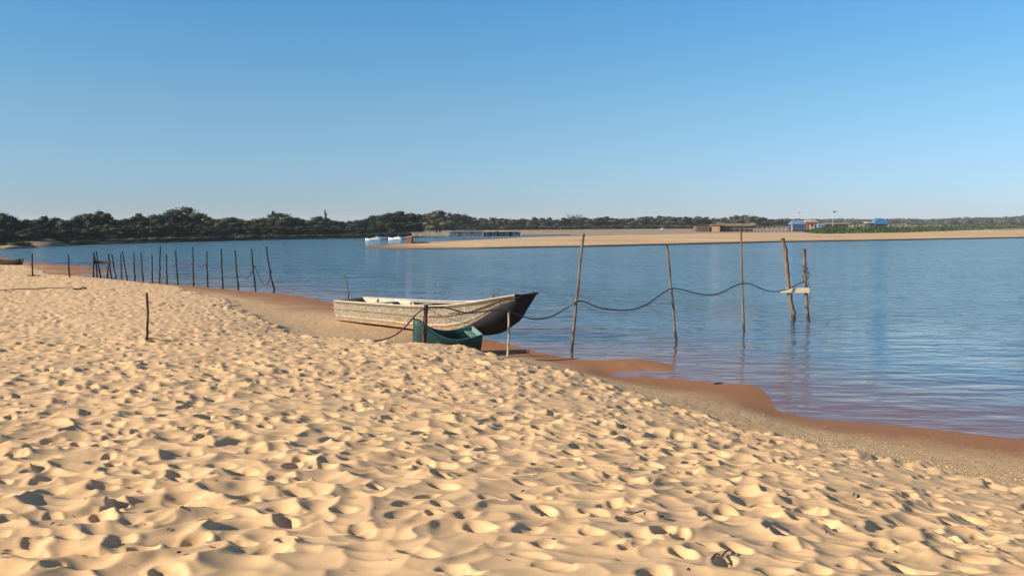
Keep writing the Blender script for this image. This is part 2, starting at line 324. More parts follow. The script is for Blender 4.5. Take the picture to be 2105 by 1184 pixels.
pts = np.array(pts); zs = np.array(zs); ds = np.array(ds)
SC = np.array([1.6, 1.0])
def kern(r2): return np.where(r2 > 1e-12, .5 * r2 * np.log(np.maximum(r2, 1e-12)), 0)
def fit(v, lam):
    q = pts * SC; n = len(q); K = kern(((q[:, None] - q[None]) ** 2).sum(-1)) + lam * np.eye(n)
    Pm = np.c_[np.ones(n), q]; A = np.block([[K, Pm], [Pm.T, np.zeros((3, 3))]])
    return np.linalg.solve(A, np.r_[v, 0, 0, 0])
cz = fit(zs, 2e-5); cd = fit(ds, 1e-4)
def ev(co, a, lr):
    q = pts * SC; out = np.empty(len(a))
    for i in range(0, len(a), 20000):
        X = np.c_[a[i:i + 20000], lr[i:i + 20000]] * SC
        K = kern(((X[:, None] - q[None]) ** 2).sum(-1))
        out[i:i + 20000] = K @ co[:len(q)] + co[-3] + X @ co[-2:]
    return out
def H0(x, y):
    x = np.atleast_1d(np.asarray(x, float)); y = np.atleast_1d(np.asarray(y, float))
    return ev(cz, np.arctan2(x, y), np.log(np.hypot(x, y)))
def smooth(a, b, x): t = np.clip((x - a) / (b - a), 0, 1); return t * t * (3 - 2 * t)

def hashf(i, j, k):
    h = np.sin(i * 127.1 + j * 311.7 + k * 74.7) * 43758.5453
    return h - np.floor(h)
def vnoise(x, y, k=0):
    xi = np.floor(x); yi = np.floor(y); fx = x - xi; fy = y - yi
    fx = fx * fx * fx * (fx * (fx * 6 - 15) + 10); fy = fy * fy * fy * (fy * (fy * 6 - 15) + 10)
    a = hashf(xi, yi, k); b = hashf(xi + 1, yi, k); c = hashf(xi, yi + 1, k); d = hashf(xi + 1, yi + 1, k)
    return (a * (1 - fx) + b * fx) * (1 - fy) + (c * (1 - fx) + d * fx) * fy - .5
def bowls(x, y, cell, k, kk=.07):
    """trampled sand: overlapping bowl hollows that meet in sharp crests (power-diagram paraboloids)"""
    gx = x / cell; gy = y / cell; xi = np.floor(gx); yi = np.floor(gy)
    best = np.full(x.shape, 1e9); sec = np.full(x.shape, 1e9)
    for di in (-2, -1, 0, 1, 2):
        for dj in (-2, -1, 0, 1, 2):
            ci = xi + di; cj = yi + dj
            px = ci + .5 + (hashf(ci, cj, k) - .5) * 1.05; py = cj + .5 + (hashf(ci, cj, k + 1) - .5) * 1.05
            off = hashf(ci, cj, k + 2) * .35
            th = (hashf(ci, cj, k + 3) - .5) * 2.2; el = .7 + .6 * hashf(ci, cj, k + 4)
            dx = gx - px; dy = gy - py; u = dx * np.cos(th) + dy * np.sin(th); v = -dx * np.sin(th) + dy * np.cos(th)
            d = u * u * el + v * v / el + off
            sec = np.where(d < best, best, np.minimum(sec, d)); best = np.minimum(best, d)
    h = np.clip(.5 + .5 * (sec - best) / kk, 0, 1)            # rounded crest
    return sec * (1 - h) + best * h - kk * h * (1 - h)
def dimples(x, y, r):
    a = .30; xr = x * math.cos(a) + y * math.sin(a); yr = -x * math.sin(a) + y * math.cos(a)
    xr = xr + .16 * vnoise(x * 2.4, y * 2.4, 5) + .05 * vnoise(x * 8, y * 8, 6); yr = yr + .16 * vnoise(x * 2.4, y * 2.4, 9) + .05 * vnoise(x * 8, y * 8, 10)
    b1 = bowls(xr / 1.3, yr, .178, 11, .17)
    b2 = bowls(xr / 1.2 + 7, yr + 3, .55, 31)
    b3 = bowls(xr + 11, yr + 5, .15, 51)
    amp = .55 + .9 * smooth(-.25, .25, vnoise(x * .55, y * .55, 21))
    # wind-worn waves with sharp crests
    wx_ = xr * 1.9 + .5 * vnoise(x * 1.2, y * 1.2, 41); wy_ = yr * 5.6 + .9 * vnoise(x * 1.6, y * 1.6, 42)
    rid = 1 - np.abs(2 * vnoise(wx_, wy_, 43)) ; rid2 = 1 - np.abs(2 * vnoise(wx_ * 1.9 + 4, wy_ * 1.7 + 9, 44))
    pits = np.zeros_like(x)
    for cell, k, dep_, pr in ((.36, 101, .040, .6), (.27, 121, .032, .5)):
        gx_ = x / cell; gy_ = y / cell; xi = np.floor(gx_); yi = np.floor(gy_)
        for di in (-1, 0, 1):
            for dj in (-1, 0, 1):
                ci = xi + di; cj = yi + dj; on = hashf(ci, cj, k) < pr
                dx = (gx_ - ci - .2 - .6 * hashf(ci, cj, k + 1)) * cell; dy = (gy_ - cj - .2 - .6 * hashf(ci, cj, k + 2)) * cell
                th = (hashf(ci, cj, k + 3) - .5) * 2.6; u = dx * np.cos(th) + dy * np.sin(th); v = -dx * np.sin(th) + dy * np.cos(th)
                ra = .075 + .045 * hashf(ci, cj, k + 4); rb = ra * (.5 + .3 * hashf(ci, cj, k + 5)); q = np.sqrt((u / ra) ** 2 + (v / rb) ** 2)
                d_ = dep_ * (.5 + .7 * hashf(ci, cj, k + 6)) * on
                pits -= d_ * np.clip(1 - q * q, 0, 1) ** .9; pits += d_ * .12 * np.exp(-((q - 1.18) / .28) ** 2)
    z = (b1 - .40) * .045 * amp + (b2 - .45) * .010 + (rid - .7) * .033 + pits
    return z * (1 - .15 * smooth(9, 22, r)) + .03 * vnoise(x * 1.1, y * 1.1, 3)

def polar_grid(rows, cols):
    A, R = np.meshgrid(cols, rows); x = (R * np.sin(A)).ravel(); y = (R * np.cos(A)).ravel()
    nr, nc = len(rows), len(cols); idx = np.arange(nr * nc).reshape(nr, nc)
    f = np.stack([idx[:-1, :-1], idx[:-1, 1:], idx[1:, 1:], idx[1:, :-1]], -1).reshape(-1, 4)
    return x, y, f
def np_mesh(name, x, y, z, f, mat, attrs):
    me = bpy.data.meshes.new(name); me.vertices.add(len(x)); me.vertices.foreach_set('co', np.c_[x, y, z].ravel())
    me.loops.add(f.size); me.loops.foreach_set('vertex_index', f.ravel().astype(np.int32))
    me.polygons.add(len(f)); me.polygons.foreach_set('loop_start', np.arange(0, f.size, 4, dtype=np.int32))
    me.polygons.foreach_set('use_smooth', np.ones(len(f), bool))
    me.update(calc_edges=True)
    for k, v in attrs.items():
        a = me.attributes.new(k, 'FLOAT', 'POINT'); a.data.foreach_set('value', v.astype(np.float32))
    me.materials.append(mat); o = bpy.data.objects.new(name, me); C.objects.link(o); return o

def geo_rows(segs):
    out = []
    for a, b, st in segs:
        n = max(2, int(round(math.log(b / a) / st))); out += list(np.exp(np.linspace(math.log(a), math.log(b), n, endpoint=False)))
    return np.array(out + [segs[-1][1]])
rows = geo_rows([(.6, 3.2, .03), (3.2, 9, .0026), (9, 20, .0045), (20, 60, .008), (60, 140, .03)])
cols = np.concatenate([np.linspace(-1.5, -.6, 60, endpoint=False), np.linspace(-.6, .6, 860, endpoint=False), np.linspace(.6, 1.5, 60)])
gx, gy, gf = polar_grid(rows, cols)
ga = np.arctan2(gx, gy); gl = np.log(np.hypot(gx, gy))
gz = ev(cz, ga, gl); gd = ev(cd, ga, gl)
gr = np.hypot(gx, gy)
gdn = gd + .22 * vnoise(gx * 1.5, gy * 1.5, 61) + .18 * vnoise(gx * 5, gy * 5, 62)
dry = smooth(.05, .26, gdn) * smooth(.03, .12, gz)
calm = .45 + .55 * smooth(-.1, .25, gd - .5 + .0 * gz)
wet = 1 - smooth(.02, .24, gz + .05 * vnoise(gx * 1.2, gy * 1.2, 71) + .03 * vnoise(gx * 4, gy * 4, 72))
fade = 1 - smooth(60, 120, gr)
z = gz + dry * fade * (dimples(gx, gy, gr) + .045)
edge_ = np.exp(-((gdn - .30) / .22) ** 2) * smooth(.1, .3, gz) * fade
z += edge_ * (.075 * np.abs(vnoise(gx * 2.6, gy * 2.6, 91)) * 2 + .05 * vnoise(gx * 7, gy * 7, 92) + .02 * vnoise(gx * 17, gy * 17, 93) - .02)
z += (1 - dry) * smooth(.06, .2, gz) * (.012 * vnoise(gx * 9, gy * 9, 81) + .008 * vnoise(gx * 22, gy * 22, 82) + .02 * vnoise(gx * 2, gy * 2, 83))
beach = np_mesh('beach', gx, gy, z, gf, M['sand'], {'dry': dry, 'wet': wet}); tag(beach, kind='structure')
from mathutils.bvhtree import BVHTree
NR, NC = len(rows), len(cols); ZG = z.reshape(NR, NC)
def ground(x, y):
    r_ = math.hypot(x, y); a = math.atan2(x, y)
    i = min(max(np.searchsorted(rows, r_), 1), NR - 1); j = min(max(np.searchsorted(cols, a), 1), NC - 1)
    return float(ZG[i, j])
def G(px, py):                                # where the sight line of a photo point meets the beach
    d = ray(px, py); t = 2.5; o = Vector((0, 0, CAMZ))
    while t < 130:
        p = o + d * t
        if p.z < ground(p.x, p.y): break
        t *= 1.004
    p = o + d * t; p.z = ground(p.x, p.y); return p

# ---------------------------------------------------------------- river
wr = geo_rows([(8, 40, .02), (40, 200, .03), (200, 2500, .12)])
wc = np.linspace(-1.5, 1.5, 420)
wx, wy, wf = polar_grid(wr, wc)
wz = np.zeros_like(wx)
dep = np.clip(-ev(cz, np.arctan2(wx, wy), np.log(np.minimum(np.hypot(wx, wy), 110))), 0, 2)
dep = np.where(np.hypot(wx, wy) > 75, np.maximum(dep, 1.2), dep)
river = np_mesh('river_water', wx, wy, wz, wf, M['water'], {'depth': dep}); tag(river, kind='structure')
bedm = simple_mat('river_bed_mud', (.12, .08, .05), (.2, .14, .09), .3)
bed = mesh_obj('river_bed', [(-2550, -150, -4), (2550, -150, -4), (2550, 2550, -4), (-2550, 2550, -4)], [(0, 1, 2, 3)], bedm, smooth=False); tag(bed, kind='structure')

# ---------------------------------------------------------------- far banks (lofts through shore lines)
def interp(tab, x):
    xs = [t[0] for t in tab]; ys = [t[1] for t in tab]; return float(np.interp(x, xs, ys))
def loft(name, xs, lines, mat, kind='structure', nz=.08):
    """lines: list of (table px->py or metres behind the previous line, height)"""
    V = []; nl = len(lines)
    for x in xs:
        prev = None
        for mode, tab, zz in lines:
            zv = zz if not callable(zz) else zz(x)
            if mode == 'px': p = P(x, interp(tab, x), zv)
            else:
                d = Vector((prev.x, prev.y, 0)).normalized(); p = prev + d * tab; p.z = zv
            prev = p; q = p.copy()
            if zv > .05: q.z += nz * (noise.noise(Vector((q.x * .12, q.y * .12, 3))) + .5 * noise.noise(Vector((q.x * .5, q.y * .5, 9))))
            V.append(q)
    F_ = []
    for i in range(len(xs) - 1):
        for j in range(nl - 1):
            F_.append((i * nl + j, (i + 1) * nl + j, (i + 1) * nl + j + 1, i * nl + j + 1))
    o = mesh_obj(name, V, F_, mat); tag(o, kind=kind); return o
left_shore = [(-700, 540), (-200, 520), (0, 513), (50, 511), (150, 505.5), (300, 501), (500, 495.5), (600, 493.3), (750, 490.5), (845, 488.5), (925, 487.8), (1050, 487), (1130, 487.2), (3200, 487)]
loft('far_bank', np.arange(-700, 900, 12), [('px', left_shore, -.3), ('m', 1.0, .03), ('m', 1.5, .25), ('m', 3, .5), ('m', 4, .75), ('m', 40, 1.0), ('m', 300, 1.0)], M['bank'], nz=.2)
loft('mud_flat', np.arange(846, 3200, 16), [('px', left_shore, -.3), ('m', 2.0, .06), ('m', 5, .2), ('m', 25, .28), ('m', 60, .35), ('m', 150, .45), ('m', 1400, .5)], M['mud'], nz=.05)
bar_front = [(738, 509.2), (770, 511.5), (840, 512), (1000, 510.5), (1200, 507.5), (1400, 503), (1600, 498), (1850, 494), (2105, 489.5), (2400, 485), (3200, 478)]
bar_back = [(738, 508.5), (780, 504.5), (833, 500), (890, 497), (961, 493.6), (1032, 490.2), (1120, 487), (1200, 485.5), (1450, 480), (1650, 478), (2105, 470), (3200, 466)]
def lerp_tab(a, b, t):
    xs = sorted(set([p[0] for p in a] + [p[0] for p in b])); return [(x, interp(a, x) * (1 - t) + interp(b, x) * t) for x in xs]
hb = lambda k: (lambda x: k * min(1, max(0, (x - 738) / 250)) + .0)
loft('sandbar', np.arange(738, 3200, 14), [('px', [(x, y + .5) for x, y in bar_front], -.15), ('px', bar_front, .02), ('px', lerp_tab(bar_front, bar_back, .2), hb(.16)), ('px', lerp_tab(bar_front, bar_back, .5), hb(.3)),
      ('px', lerp_tab(bar_front, bar_back, .8), hb(.36)), ('px', bar_back, lambda x: .02 + hb(.30)(x) * min(1, max(0, (x - 1000) / 150))), ('m', 3, lambda x: -.2 if x < 1060 else (.02 if x < 1130 else .2))], M['bar'], nz=.03)
# bare sand slope and ochre scar on the left bank
def shore_d(px): return (CAMZ) * F / (interp(left_shore, px) - 454)
def bank_patch(name, poly_px, mat, dd):
    V = []
    for (x, y, z_) in poly_px:
        dd_ = shore_d(x) + (interp(left_shore, x) - y) * .45; V.append(PD(x, y, dd_))
    n = len(V); c = sum(V, Vector()) / n; c.z += .1
    V2 = V + [c] + [v + Vector((0, .5, -1.2)) for v in V]
    Fc = [(i, (i + 1) % n, n) for i in range(n)] + [(i, n + 1 + i, n + 1 + (i + 1) % n, (i + 1) % n) for i in range(n)]
    o = mesh_obj(name, V2, Fc, mat); return tag(o, kind='structure')
bank_patch('sand_slope', [(38, 494.5, 1.2), (60, 492, 1.4), (100, 491.5, 1.4), (118, 495, 1.2), (150, 505, .18), (120, 506.5, .12), (95, 504, .45), (70, 500, .8)], M['slope'], 0)
bank_patch('sand_slope', [(0, 506, .5), (25, 503, .7), (60, 506.5, .4), (78, 508.5, .16), (30, 510, .16), (0, 511, .16)], M['slope'], 0)
bank_patch('sand_slope', [(260, 491, 1.1), (270, 489, 1.3), (282, 491, 1.1), (280, 494, .55), (264, 495, .5)], simple_mat('ochre_earth', (.10, .07, .03), (.26, .17, .07), .8), 0)

# ---------------------------------------------------------------- trees
def leaf_cloud(mb, lobes, n, size, rnd, shell=.55):
    tot = sum(l[3] * l[4] * l[5] for l in lobes)
    for (cx, cy, cz_, rx, ry, rz) in lobes:
        k = int(n * rx * ry * rz / tot) + 8
        for _ in range(k):
            while True:
                v = Vector((rnd.uniform(-1, 1), rnd.uniform(-1, 1), rnd.uniform(-1, 1)))
                if v.length <= 1 and v.length > shell * rnd.random(): break
            v = v.normalized() * (v.length ** .5)
            v *= 1 + .18 * noise.noise(v * 2.5 + Vector((cx, cy, cz_)) * 3)
            p = Vector((cx + v.x * rx, cy + v.y * ry, cz_ + v.z * rz))
            if p.z < .02: p.z = rnd.uniform(.02, .1)
            s = size * rnd.uniform(.55, 1.35); q = Vector((rnd.gauss(0, 1), rnd.gauss(0, 1), rnd.gauss(0, .8) + .5)).normalized()
            a = q.orthogonal().normalized(); a.rotate(Matrix.Rotation(rnd.uniform(0, 6.28), 3, q)); b = q.cross(a)
            mb.add([p - a * s, p - b * s * .6 + q * s * .15, p + a * s, p + b * s * .6 + q * s * .15], [(0, 1, 2, 3)])
def core(mb, l, k=.72):
    cx, cy, cz_, rx, ry, rz = l; vs = []; nu, nv = 8, 5
    for j in range(1, nv):
        th = math.pi * j / nv
        for i in range(nu):
            ph = 2 * math.pi * i / nu; v = Vector((math.sin(th) * math.cos(ph), math.sin(th) * math.sin(ph), math.cos(th)))
            q = k * (1 + .35 * noise.noise(v * 2 + Vector((cx, cz_, cy)) * 2)); vs.append((cx + v.x * rx * q, cy + v.y * ry * q, max(0, cz_ + v.z * rz * q)))
    fs = []
    for j in range(nv - 2):
        for i in range(nu): fs.append((j * nu + i, j * nu + (i + 1) % nu, (j + 1) * nu + (i + 1) % nu, (j + 1) * nu + i))
    fs.append(tuple(reversed(range(nu)))); fs.append(tuple((nv - 2) * nu + i for i in range(nu)))
    mb.add(vs, fs)
def crown_mesh(kind, seed, mat):
    r = random.Random(seed); mb = MB(); L_ = []
    if kind == 'broad':           # unit height 1, radius about .5, foliage to the ground
        for _ in range(9):
            a = r.uniform(0, 6.28); d = r.uniform(.1, .36); zc = r.uniform(.3, .82); q = r.uniform(.13, .23)
            L_.append((math.cos(a) * d, math.sin(a) * d, min(zc, .98 - q), q * 1.1, q * 1.1, q * .85))
        L_.append((r.uniform(-.1, .1), 0, .84, .17, .17, .15)); L_.append((0, 0, .45, .36, .36, .36))
        for _ in range(5):
            a = r.uniform(0, 6.28); L_.append((math.cos(a) * .33, math.sin(a) * .33, .16, .2, .2, .17))
        n, s = 1500, .025
    elif kind == 'umbrella':
        for _ in range(10):
            a = r.uniform(0, 6.28); d = r.uniform(.12, .5); q = r.uniform(.1, .19)
            L_.append((math.cos(a) * d, math.sin(a) * d, .86 - d * .3 + r.uniform(-.05, .04), q * 1.35, q * 1.35, q * .55))
        for _ in range(6):
            a = r.uniform(0, 6.28); d = r.uniform(.1, .3); L_.append((math.cos(a) * d, math.sin(a) * d, r.uniform(.25, .6), .19, .19, .15))
        n, s = 800, .028
    elif kind == 'narrow':
        for k in range(7):
            q = .16 - .015 * k; L_.append((r.uniform(-.05, .05), r.uniform(-.05, .05), .12 + k * .13, q, q, .12))
        n, s = 520, .032
    elif kind == 'loose':         # thin, twiggy, see-through top
        for _ in range(12):
            a = r.uniform(0, 6.28); d = r.uniform(.1, .42); q = r.uniform(.1, .17)
            L_.append((math.cos(a) * d, math.sin(a) * d, r.uniform(.3, .88), q, q, q * .8))
        n, s = 520, .026
    else:                         # bush
        for _ in range(8):
            a = r.uniform(0, 6.28); d = r.uniform(.05, .45); q = r.uniform(.2, .38)
            L_.append((math.cos(a) * d * 1.3, math.sin(a) * d * 1.3, q * .8, q * 1.1, q * 1.1, min(q, .5)))
        n, s = 520, .06
    if kind != 'loose':
        for l in L_: core(mb, l, .74 if kind != 'umbrella' else .5)
    leaf_cloud(mb, L_, n, s, r)
    o = mb.build('crown', mat); me = o.data; bpy.data.objects.remove(o); return me
def trunk_mesh(seed, kind='broad'):
    r = random.Random(seed); mb = MB()
    mb.tube([(0, 0, -.05), (r.uniform(-.02, .02), 0, .2), (r.uniform(-.04, .04), .01, .42), (r.uniform(-.05, .05), 0, .62)], [.03, .024, .018, .01], 6)
    n = 5 if kind != 'bare' else 22
    for _ in range(n):
        a = r.uniform(0, 6.28); z0 = r.uniform(.2, .6); d = r.uniform(.16, .36) if kind != 'bare' else r.uniform(.1, .34); z1 = min(.95, z0 + r.uniform(.2, .4))
        mb.tube([(0, 0, z0), (math.cos(a) * d * .5, math.sin(a) * d * .5, z0 + (z1 - z0) * .6), (math.cos(a) * d, math.sin(a) * d, z1)], [.012, .008, .004], 5)
        if kind == 'bare':
            for _ in range(4):
                e = a + r.uniform(-.9, .9); mb.tube([(math.cos(a) * d * .5, math.sin(a) * d * .5, z0 + (z1 - z0) * .6), (math.cos(a) * d * .5 + math.cos(e) * .14, math.sin(a) * d * .5 + math.sin(e) * .14, min(1, z1 + r.uniform(-.1, .12)))], [.005, .002], 4)
    o = mb.build('trunk', M['bark']); me = o.data; bpy.data.objects.remove(o); return me
CR = {}
for kind, mats in (('broad', ('leaf', 'leaf_olive', 'leaf_far')), ('umbrella', ('leaf', 'leaf_olive')), ('narrow', ('leaf',)), ('loose', ('leaf_pale', 'leaf_olive')), ('bush', ('leaf', 'leaf_olive', 'leaf_far', 'shrub'))):
    for mt in mats: CR[kind, mt] = [crown_mesh(kind, 10 * i + hash(1) + len(mt), M[mt]) for i in range(4 if kind == 'broad' else 2)]
TR = {k: [trunk_mesh(i, k) for i in range(3)] for k in ('broad', 'bare')}
def tree(x, y, z0, h, wd, kind, mt, name, label, group=None):
    root = empty(name, (x, y, z0), random.uniform(0, 6.28)); root.scale = (wd, wd, h)
    t = bpy.data.objects.new('trunk', random.choice(TR['bare' if kind == 'bare' else 'broad'])); C.objects.link(t); t.parent = root
    if kind != 'bare':
        c = bpy.data.objects.new('crown', random.choice(CR[kind, mt])); C.objects.link(c); c.parent = root
    else:
        c = bpy.data.objects.new('crown', CR['loose', 'leaf_pale'][0]); C.objects.link(c); c.parent = root; c.scale = (.7, .7, .92)
    tag(root, label, 'tree' if kind != 'bush' else 'bush', group); return root
def place_tree(px, top, dist, wpx, kind, mt, label, z0=.8, name='tree', group=None):
    p = PD(px, top, dist); wd = wpx / F * dist
    return tree(p.x, p.y, z0, p.z - z0, wd, kind, mt, name, label, group)
def shore_d(px): return (CAMZ) * F / (interp(left_shore, px) - 454)

KIND_TXT = {'leaf': 'dark green', 'leaf_olive': 'olive green', 'leaf_pale': 'pale grey-brown', 'leaf_far': 'grey-green', 'shrub': 'bright green'}
# marked trees of the left bank
special = [
 (4, 435, 60, 'broad', 'leaf', 'tall dark tree at the left edge of the photo, over the beached boats'),
 (97, 442, 50, 'broad', 'leaf_olive', 'rounded tree rising over the bare sand slope of the left bank'),
 (174, 437, 42, 'broad', 'leaf_olive', 'olive domed tree just left of the gap-topped tree on the far bank'),
 (205, 431, 46, 'broad', 'leaf', 'dark tree with sky showing through its domed top, above the two-legged frame'),
 (283, 436, 44, 'broad', 'leaf_olive', 'olive tree with a pointed top above the ochre scar in the bank'),
 (335, 436, 60, 'broad', 'leaf_olive', 'wide olive tree directly left of the tallest tree on the far bank'),
 (374, 423, 86, 'broad', 'leaf_olive', 'tallest tree of the far bank, wide spreading olive crown'),
 (470, 445, 70, 'broad', 'leaf', 'low rounded tree on the far bank right of the tallest one'),
 (562, 434, 44, 'narrow', 'leaf', 'dark upright tree above the leaning end post of the fence'),
 (576, 433, 34, 'umbrella', 'leaf', 'small flat-topped tree crown standing clear of the wood above the last fence posts'),
 (600, 446, 60, 'broad', 'leaf', 'dark round tree just right of the flat-topped crown'),
 (668, 432, 20, 'narrow', 'leaf', 'narrow spire-topped tree standing highest in the dip of the wood'),
 (655, 443, 40, 'broad', 'leaf', 'dark domed tree hugging the spire-topped tree'),
 (785, 439, 60, 'broad', 'leaf', 'dark dense tree above the white covered boats'),
 (822, 432, 64, 'broad', 'leaf', 'highest dark dome of the wood, left of the reed fence'),
 (905, 431, 62, 'broad', 'leaf_pale' if False else 'leaf_olive', 'brownish high-crowned tree above the long dark shed'),
]
for (px, top, wp, kd, mt, lab) in special:
    d = shore_d(px) + (18 if px < 850 else 45); place_tree(px, top, d, wp * 1.25, kd, mt, lab)
sky_line = [(-300, 440), (-60, 440), (0, 437), (25, 447), (60, 449), (95, 443), (120, 447), (150, 446), (175, 438), (205, 433), (235, 447), (262, 444), (283, 438), (305, 441), (335, 436), (370, 427), (400, 434), (430, 448),
 (465, 445), (505, 449), (540, 446), (565, 440), (600, 446), (640, 451), (668, 446), (690, 450), (720, 449), (745, 447), (780, 440), (820, 433), (845, 437), (870, 438), (905, 432), (930, 436), (955, 442), (975, 446),
 (1000, 450), (1020, 446), (1050, 450), (1080, 447), (1120, 447), (1150, 449), (1170, 446), (1190, 443), (1215, 448), (1250, 444), (1285, 449), (1310, 446), (1345, 443), (1400, 445), (1450, 444), (1480, 449), (1520, 441),
 (1545, 444), (1590, 450), (1620, 449), (1650, 451), (3000, 449)]
marks_l = ['over the beached dark boats', 'above the bare sand slope', 'behind the first lone post', 'behind the two-legged frame', 'above the ochre scar', 'under the tallest tree', 'behind the middle fence posts', 'behind the last fence posts',
           'left of the spire-topped tree', 'right of the spire-topped tree', 'above the white covered boats', 'left of the reed fence']
def mark(px):
    for lim, t in ((40, 0), (130, 1), (185, 2), (235, 3), (300, 4), (410, 5), (500, 6), (600, 7), (660, 8), (730, 9), (800, 10), (900, 11)):
        if px < lim: return marks_l[t]
    return ''
x = -60.0
while x < 850:
    back = random.random(); mt = random.choice(['leaf', 'leaf', 'leaf_olive'])
    top = interp(sky_line, x) + random.uniform(0, 4.5); sz = 'tall' if top < 443 else 'middling'
    place_tree(x, top, shore_d(x) + random.uniform(14, 22), random.uniform(52, 74), 'broad', mt, f'{sz} {KIND_TXT[mt]} tree in the far wood {mark(x)}' if x > -20 else f'{KIND_TXT[mt]} tree of the far wood past the left edge of the photo', group='trees of the wood on the left far bank')
    x += random.uniform(15, 22)
x = -60.0
while x < 850:
    mt = random.choice(['leaf', 'leaf', 'leaf_olive']) if not (330 < x < 840) else 'leaf'
    t0 = interp(sky_line, x); b0 = interp(left_shore, x) - 5
    top = t0 + (b0 - t0) * random.uniform(.30, .5)
    place_tree(x, top, shore_d(x) + random.uniform(8, 12), random.uniform(46, 66), 'broad', mt, f'low {KIND_TXT[mt]} tree at the front of the wood {mark(x)}' if x > -20 else 'low tree at the front of the wood past the left edge', .5, group='lower trees along the front of the far wood')
    x += random.uniform(17, 26)
x = -50.0
while x < 846:
    if not (40 < x < 150 or 255 < x < 288):
        mt = random.choice(['leaf', 'leaf_olive', 'leaf_olive', 'shrub']) if x < 330 else random.choice(['leaf', 'leaf', 'leaf_olive'])
        b0 = interp(left_shore, x); top = b0 - random.uniform(12, 19)
        place_tree(x, top, shore_d(x) + random.uniform(3.5, 7), random.uniform(26, 44), 'bush', mt, f'{KIND_TXT[mt]} bush at the water side of the far bank {mark(x)}' if x > -20 else 'bush on the far bank past the left edge', .3, name='bush', group='bushes at the foot of the far wood')
    x += random.uniform(15, 26)
for px, top, wp in ((10, 488, 60), (48, 489, 40), (130, 489, 50), (168, 492, 46), (205, 490, 40)):
    place_tree(px, top, shore_d(px) + 9, wp, 'bush', 'shrub', f'low green bush on top of the bank {mark(px)}', .6, name='bush', group='low bushes on top of the bank')
marks_m = [(930, 'above the reed fence'), (1000, 'above the long dark shed'), (1090, 'above the tarpaulin stalls'), (1195, 'left of the first water post'), (1290, 'between the first two water posts'), (1380, 'over the bare mud flat'),
           (1440, 'left of the plank enclosure'), (1500, 'behind the plank enclosure'), (1560, 'behind the thatched shelter'), (1640, 'left of the blue hut')]
def mark2(px):
    for lim, t in marks_m:
        if px < lim: return t
    return 'behind the huts'
x = 846.0
while x < 1690:
    d = 255 + (x - 846) * .12
    mt = random.choice(['leaf', 'leaf_olive', 'leaf_far', 'leaf_far']); top = interp(sky_line, x) + random.uniform(-2, 1.5)
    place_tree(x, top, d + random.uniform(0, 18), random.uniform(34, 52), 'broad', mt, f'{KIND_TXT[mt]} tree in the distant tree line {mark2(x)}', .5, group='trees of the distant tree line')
    x += random.uniform(13, 20)
x = 850.0
while x < 1690:
    d = 245 + (x - 846) * .12; mt = random.choice(['leaf', 'leaf', 'leaf_far'])
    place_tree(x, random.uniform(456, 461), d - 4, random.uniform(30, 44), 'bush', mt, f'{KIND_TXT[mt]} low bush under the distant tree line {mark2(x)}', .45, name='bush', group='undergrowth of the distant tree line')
    x += random.uniform(14, 22)
for px, top, wp, lab in ((955, 434, 22, 'bare pale twiggy tree right of the high-crowned brownish tree'), (1014, 444, 20, 'small bare tree left of the leaning first water post'), (1174, 439, 22, 'pale bare treetop, left of a pair over the mud flat'), (1191, 438, 20, 'pale bare treetop, right of a pair over the mud flat'),
                         (1048, 447, 16, 'small pale bare treetop above the grey tarpaulin stalls'), (1536, 440, 22, 'pale bare treetop behind the thatched shelter')):
    place_tree(px, top, 250 + (px - 846) * .12 + 12, wp * 1.5, 'bare', '', lab, .5)

# far woodland on the right: one mass
mb = MB(); r = random.Random(5)
for i in range(11000):
    px = r.uniform(1600, 2900); top = 450.5 - max(0, px - 1900) * .028 if px < 2400 else 436
    t_ = top + 1.2 * math.sin(px * .05) + 1.0 * noise.noise(Vector((px * .05, 0, 0))) + .8 * noise.noise(Vector((px * .2, 3, 0)))
    u = r.random() ** .8; d = 520 + r.uniform(0, 60); zt = PD(px, t_, d).z; p = PD(px, 458, d); zz = .4 + (zt - .4) * u
    s = r.uniform(.35, .8); q = Vector((r.gauss(0, .6), -abs(r.gauss(0, .6)), abs(r.gauss(0, .6)) + .6)).normalized(); a = q.orthogonal().normalized(); b = q.cross(a)
    c = Vector((p.x, p.y, zz)); mb.add([c - a * s, c - b * s * .7, c + a * s, c + b * s * .7], [(0, 1, 2, 3)])
for i in range(230):
    px = 1590 + i * 5.8; top = 450.5 - max(0, px - 1900) * .028 if px < 2400 else 436; d = r.uniform(545, 575); zt = PD(px, top, d).z; p = PD(px, 458, d)
    core(mb, (p.x, p.y, zt * .42, 5.5, 4, zt * .66 * r.uniform(.85, 1.1)), .9)
o = mb.build('woodland', M['leaf_far']); tag(o, 'hazy grey-green woodland along the horizon on the right', 'woodland', kind='stuff')
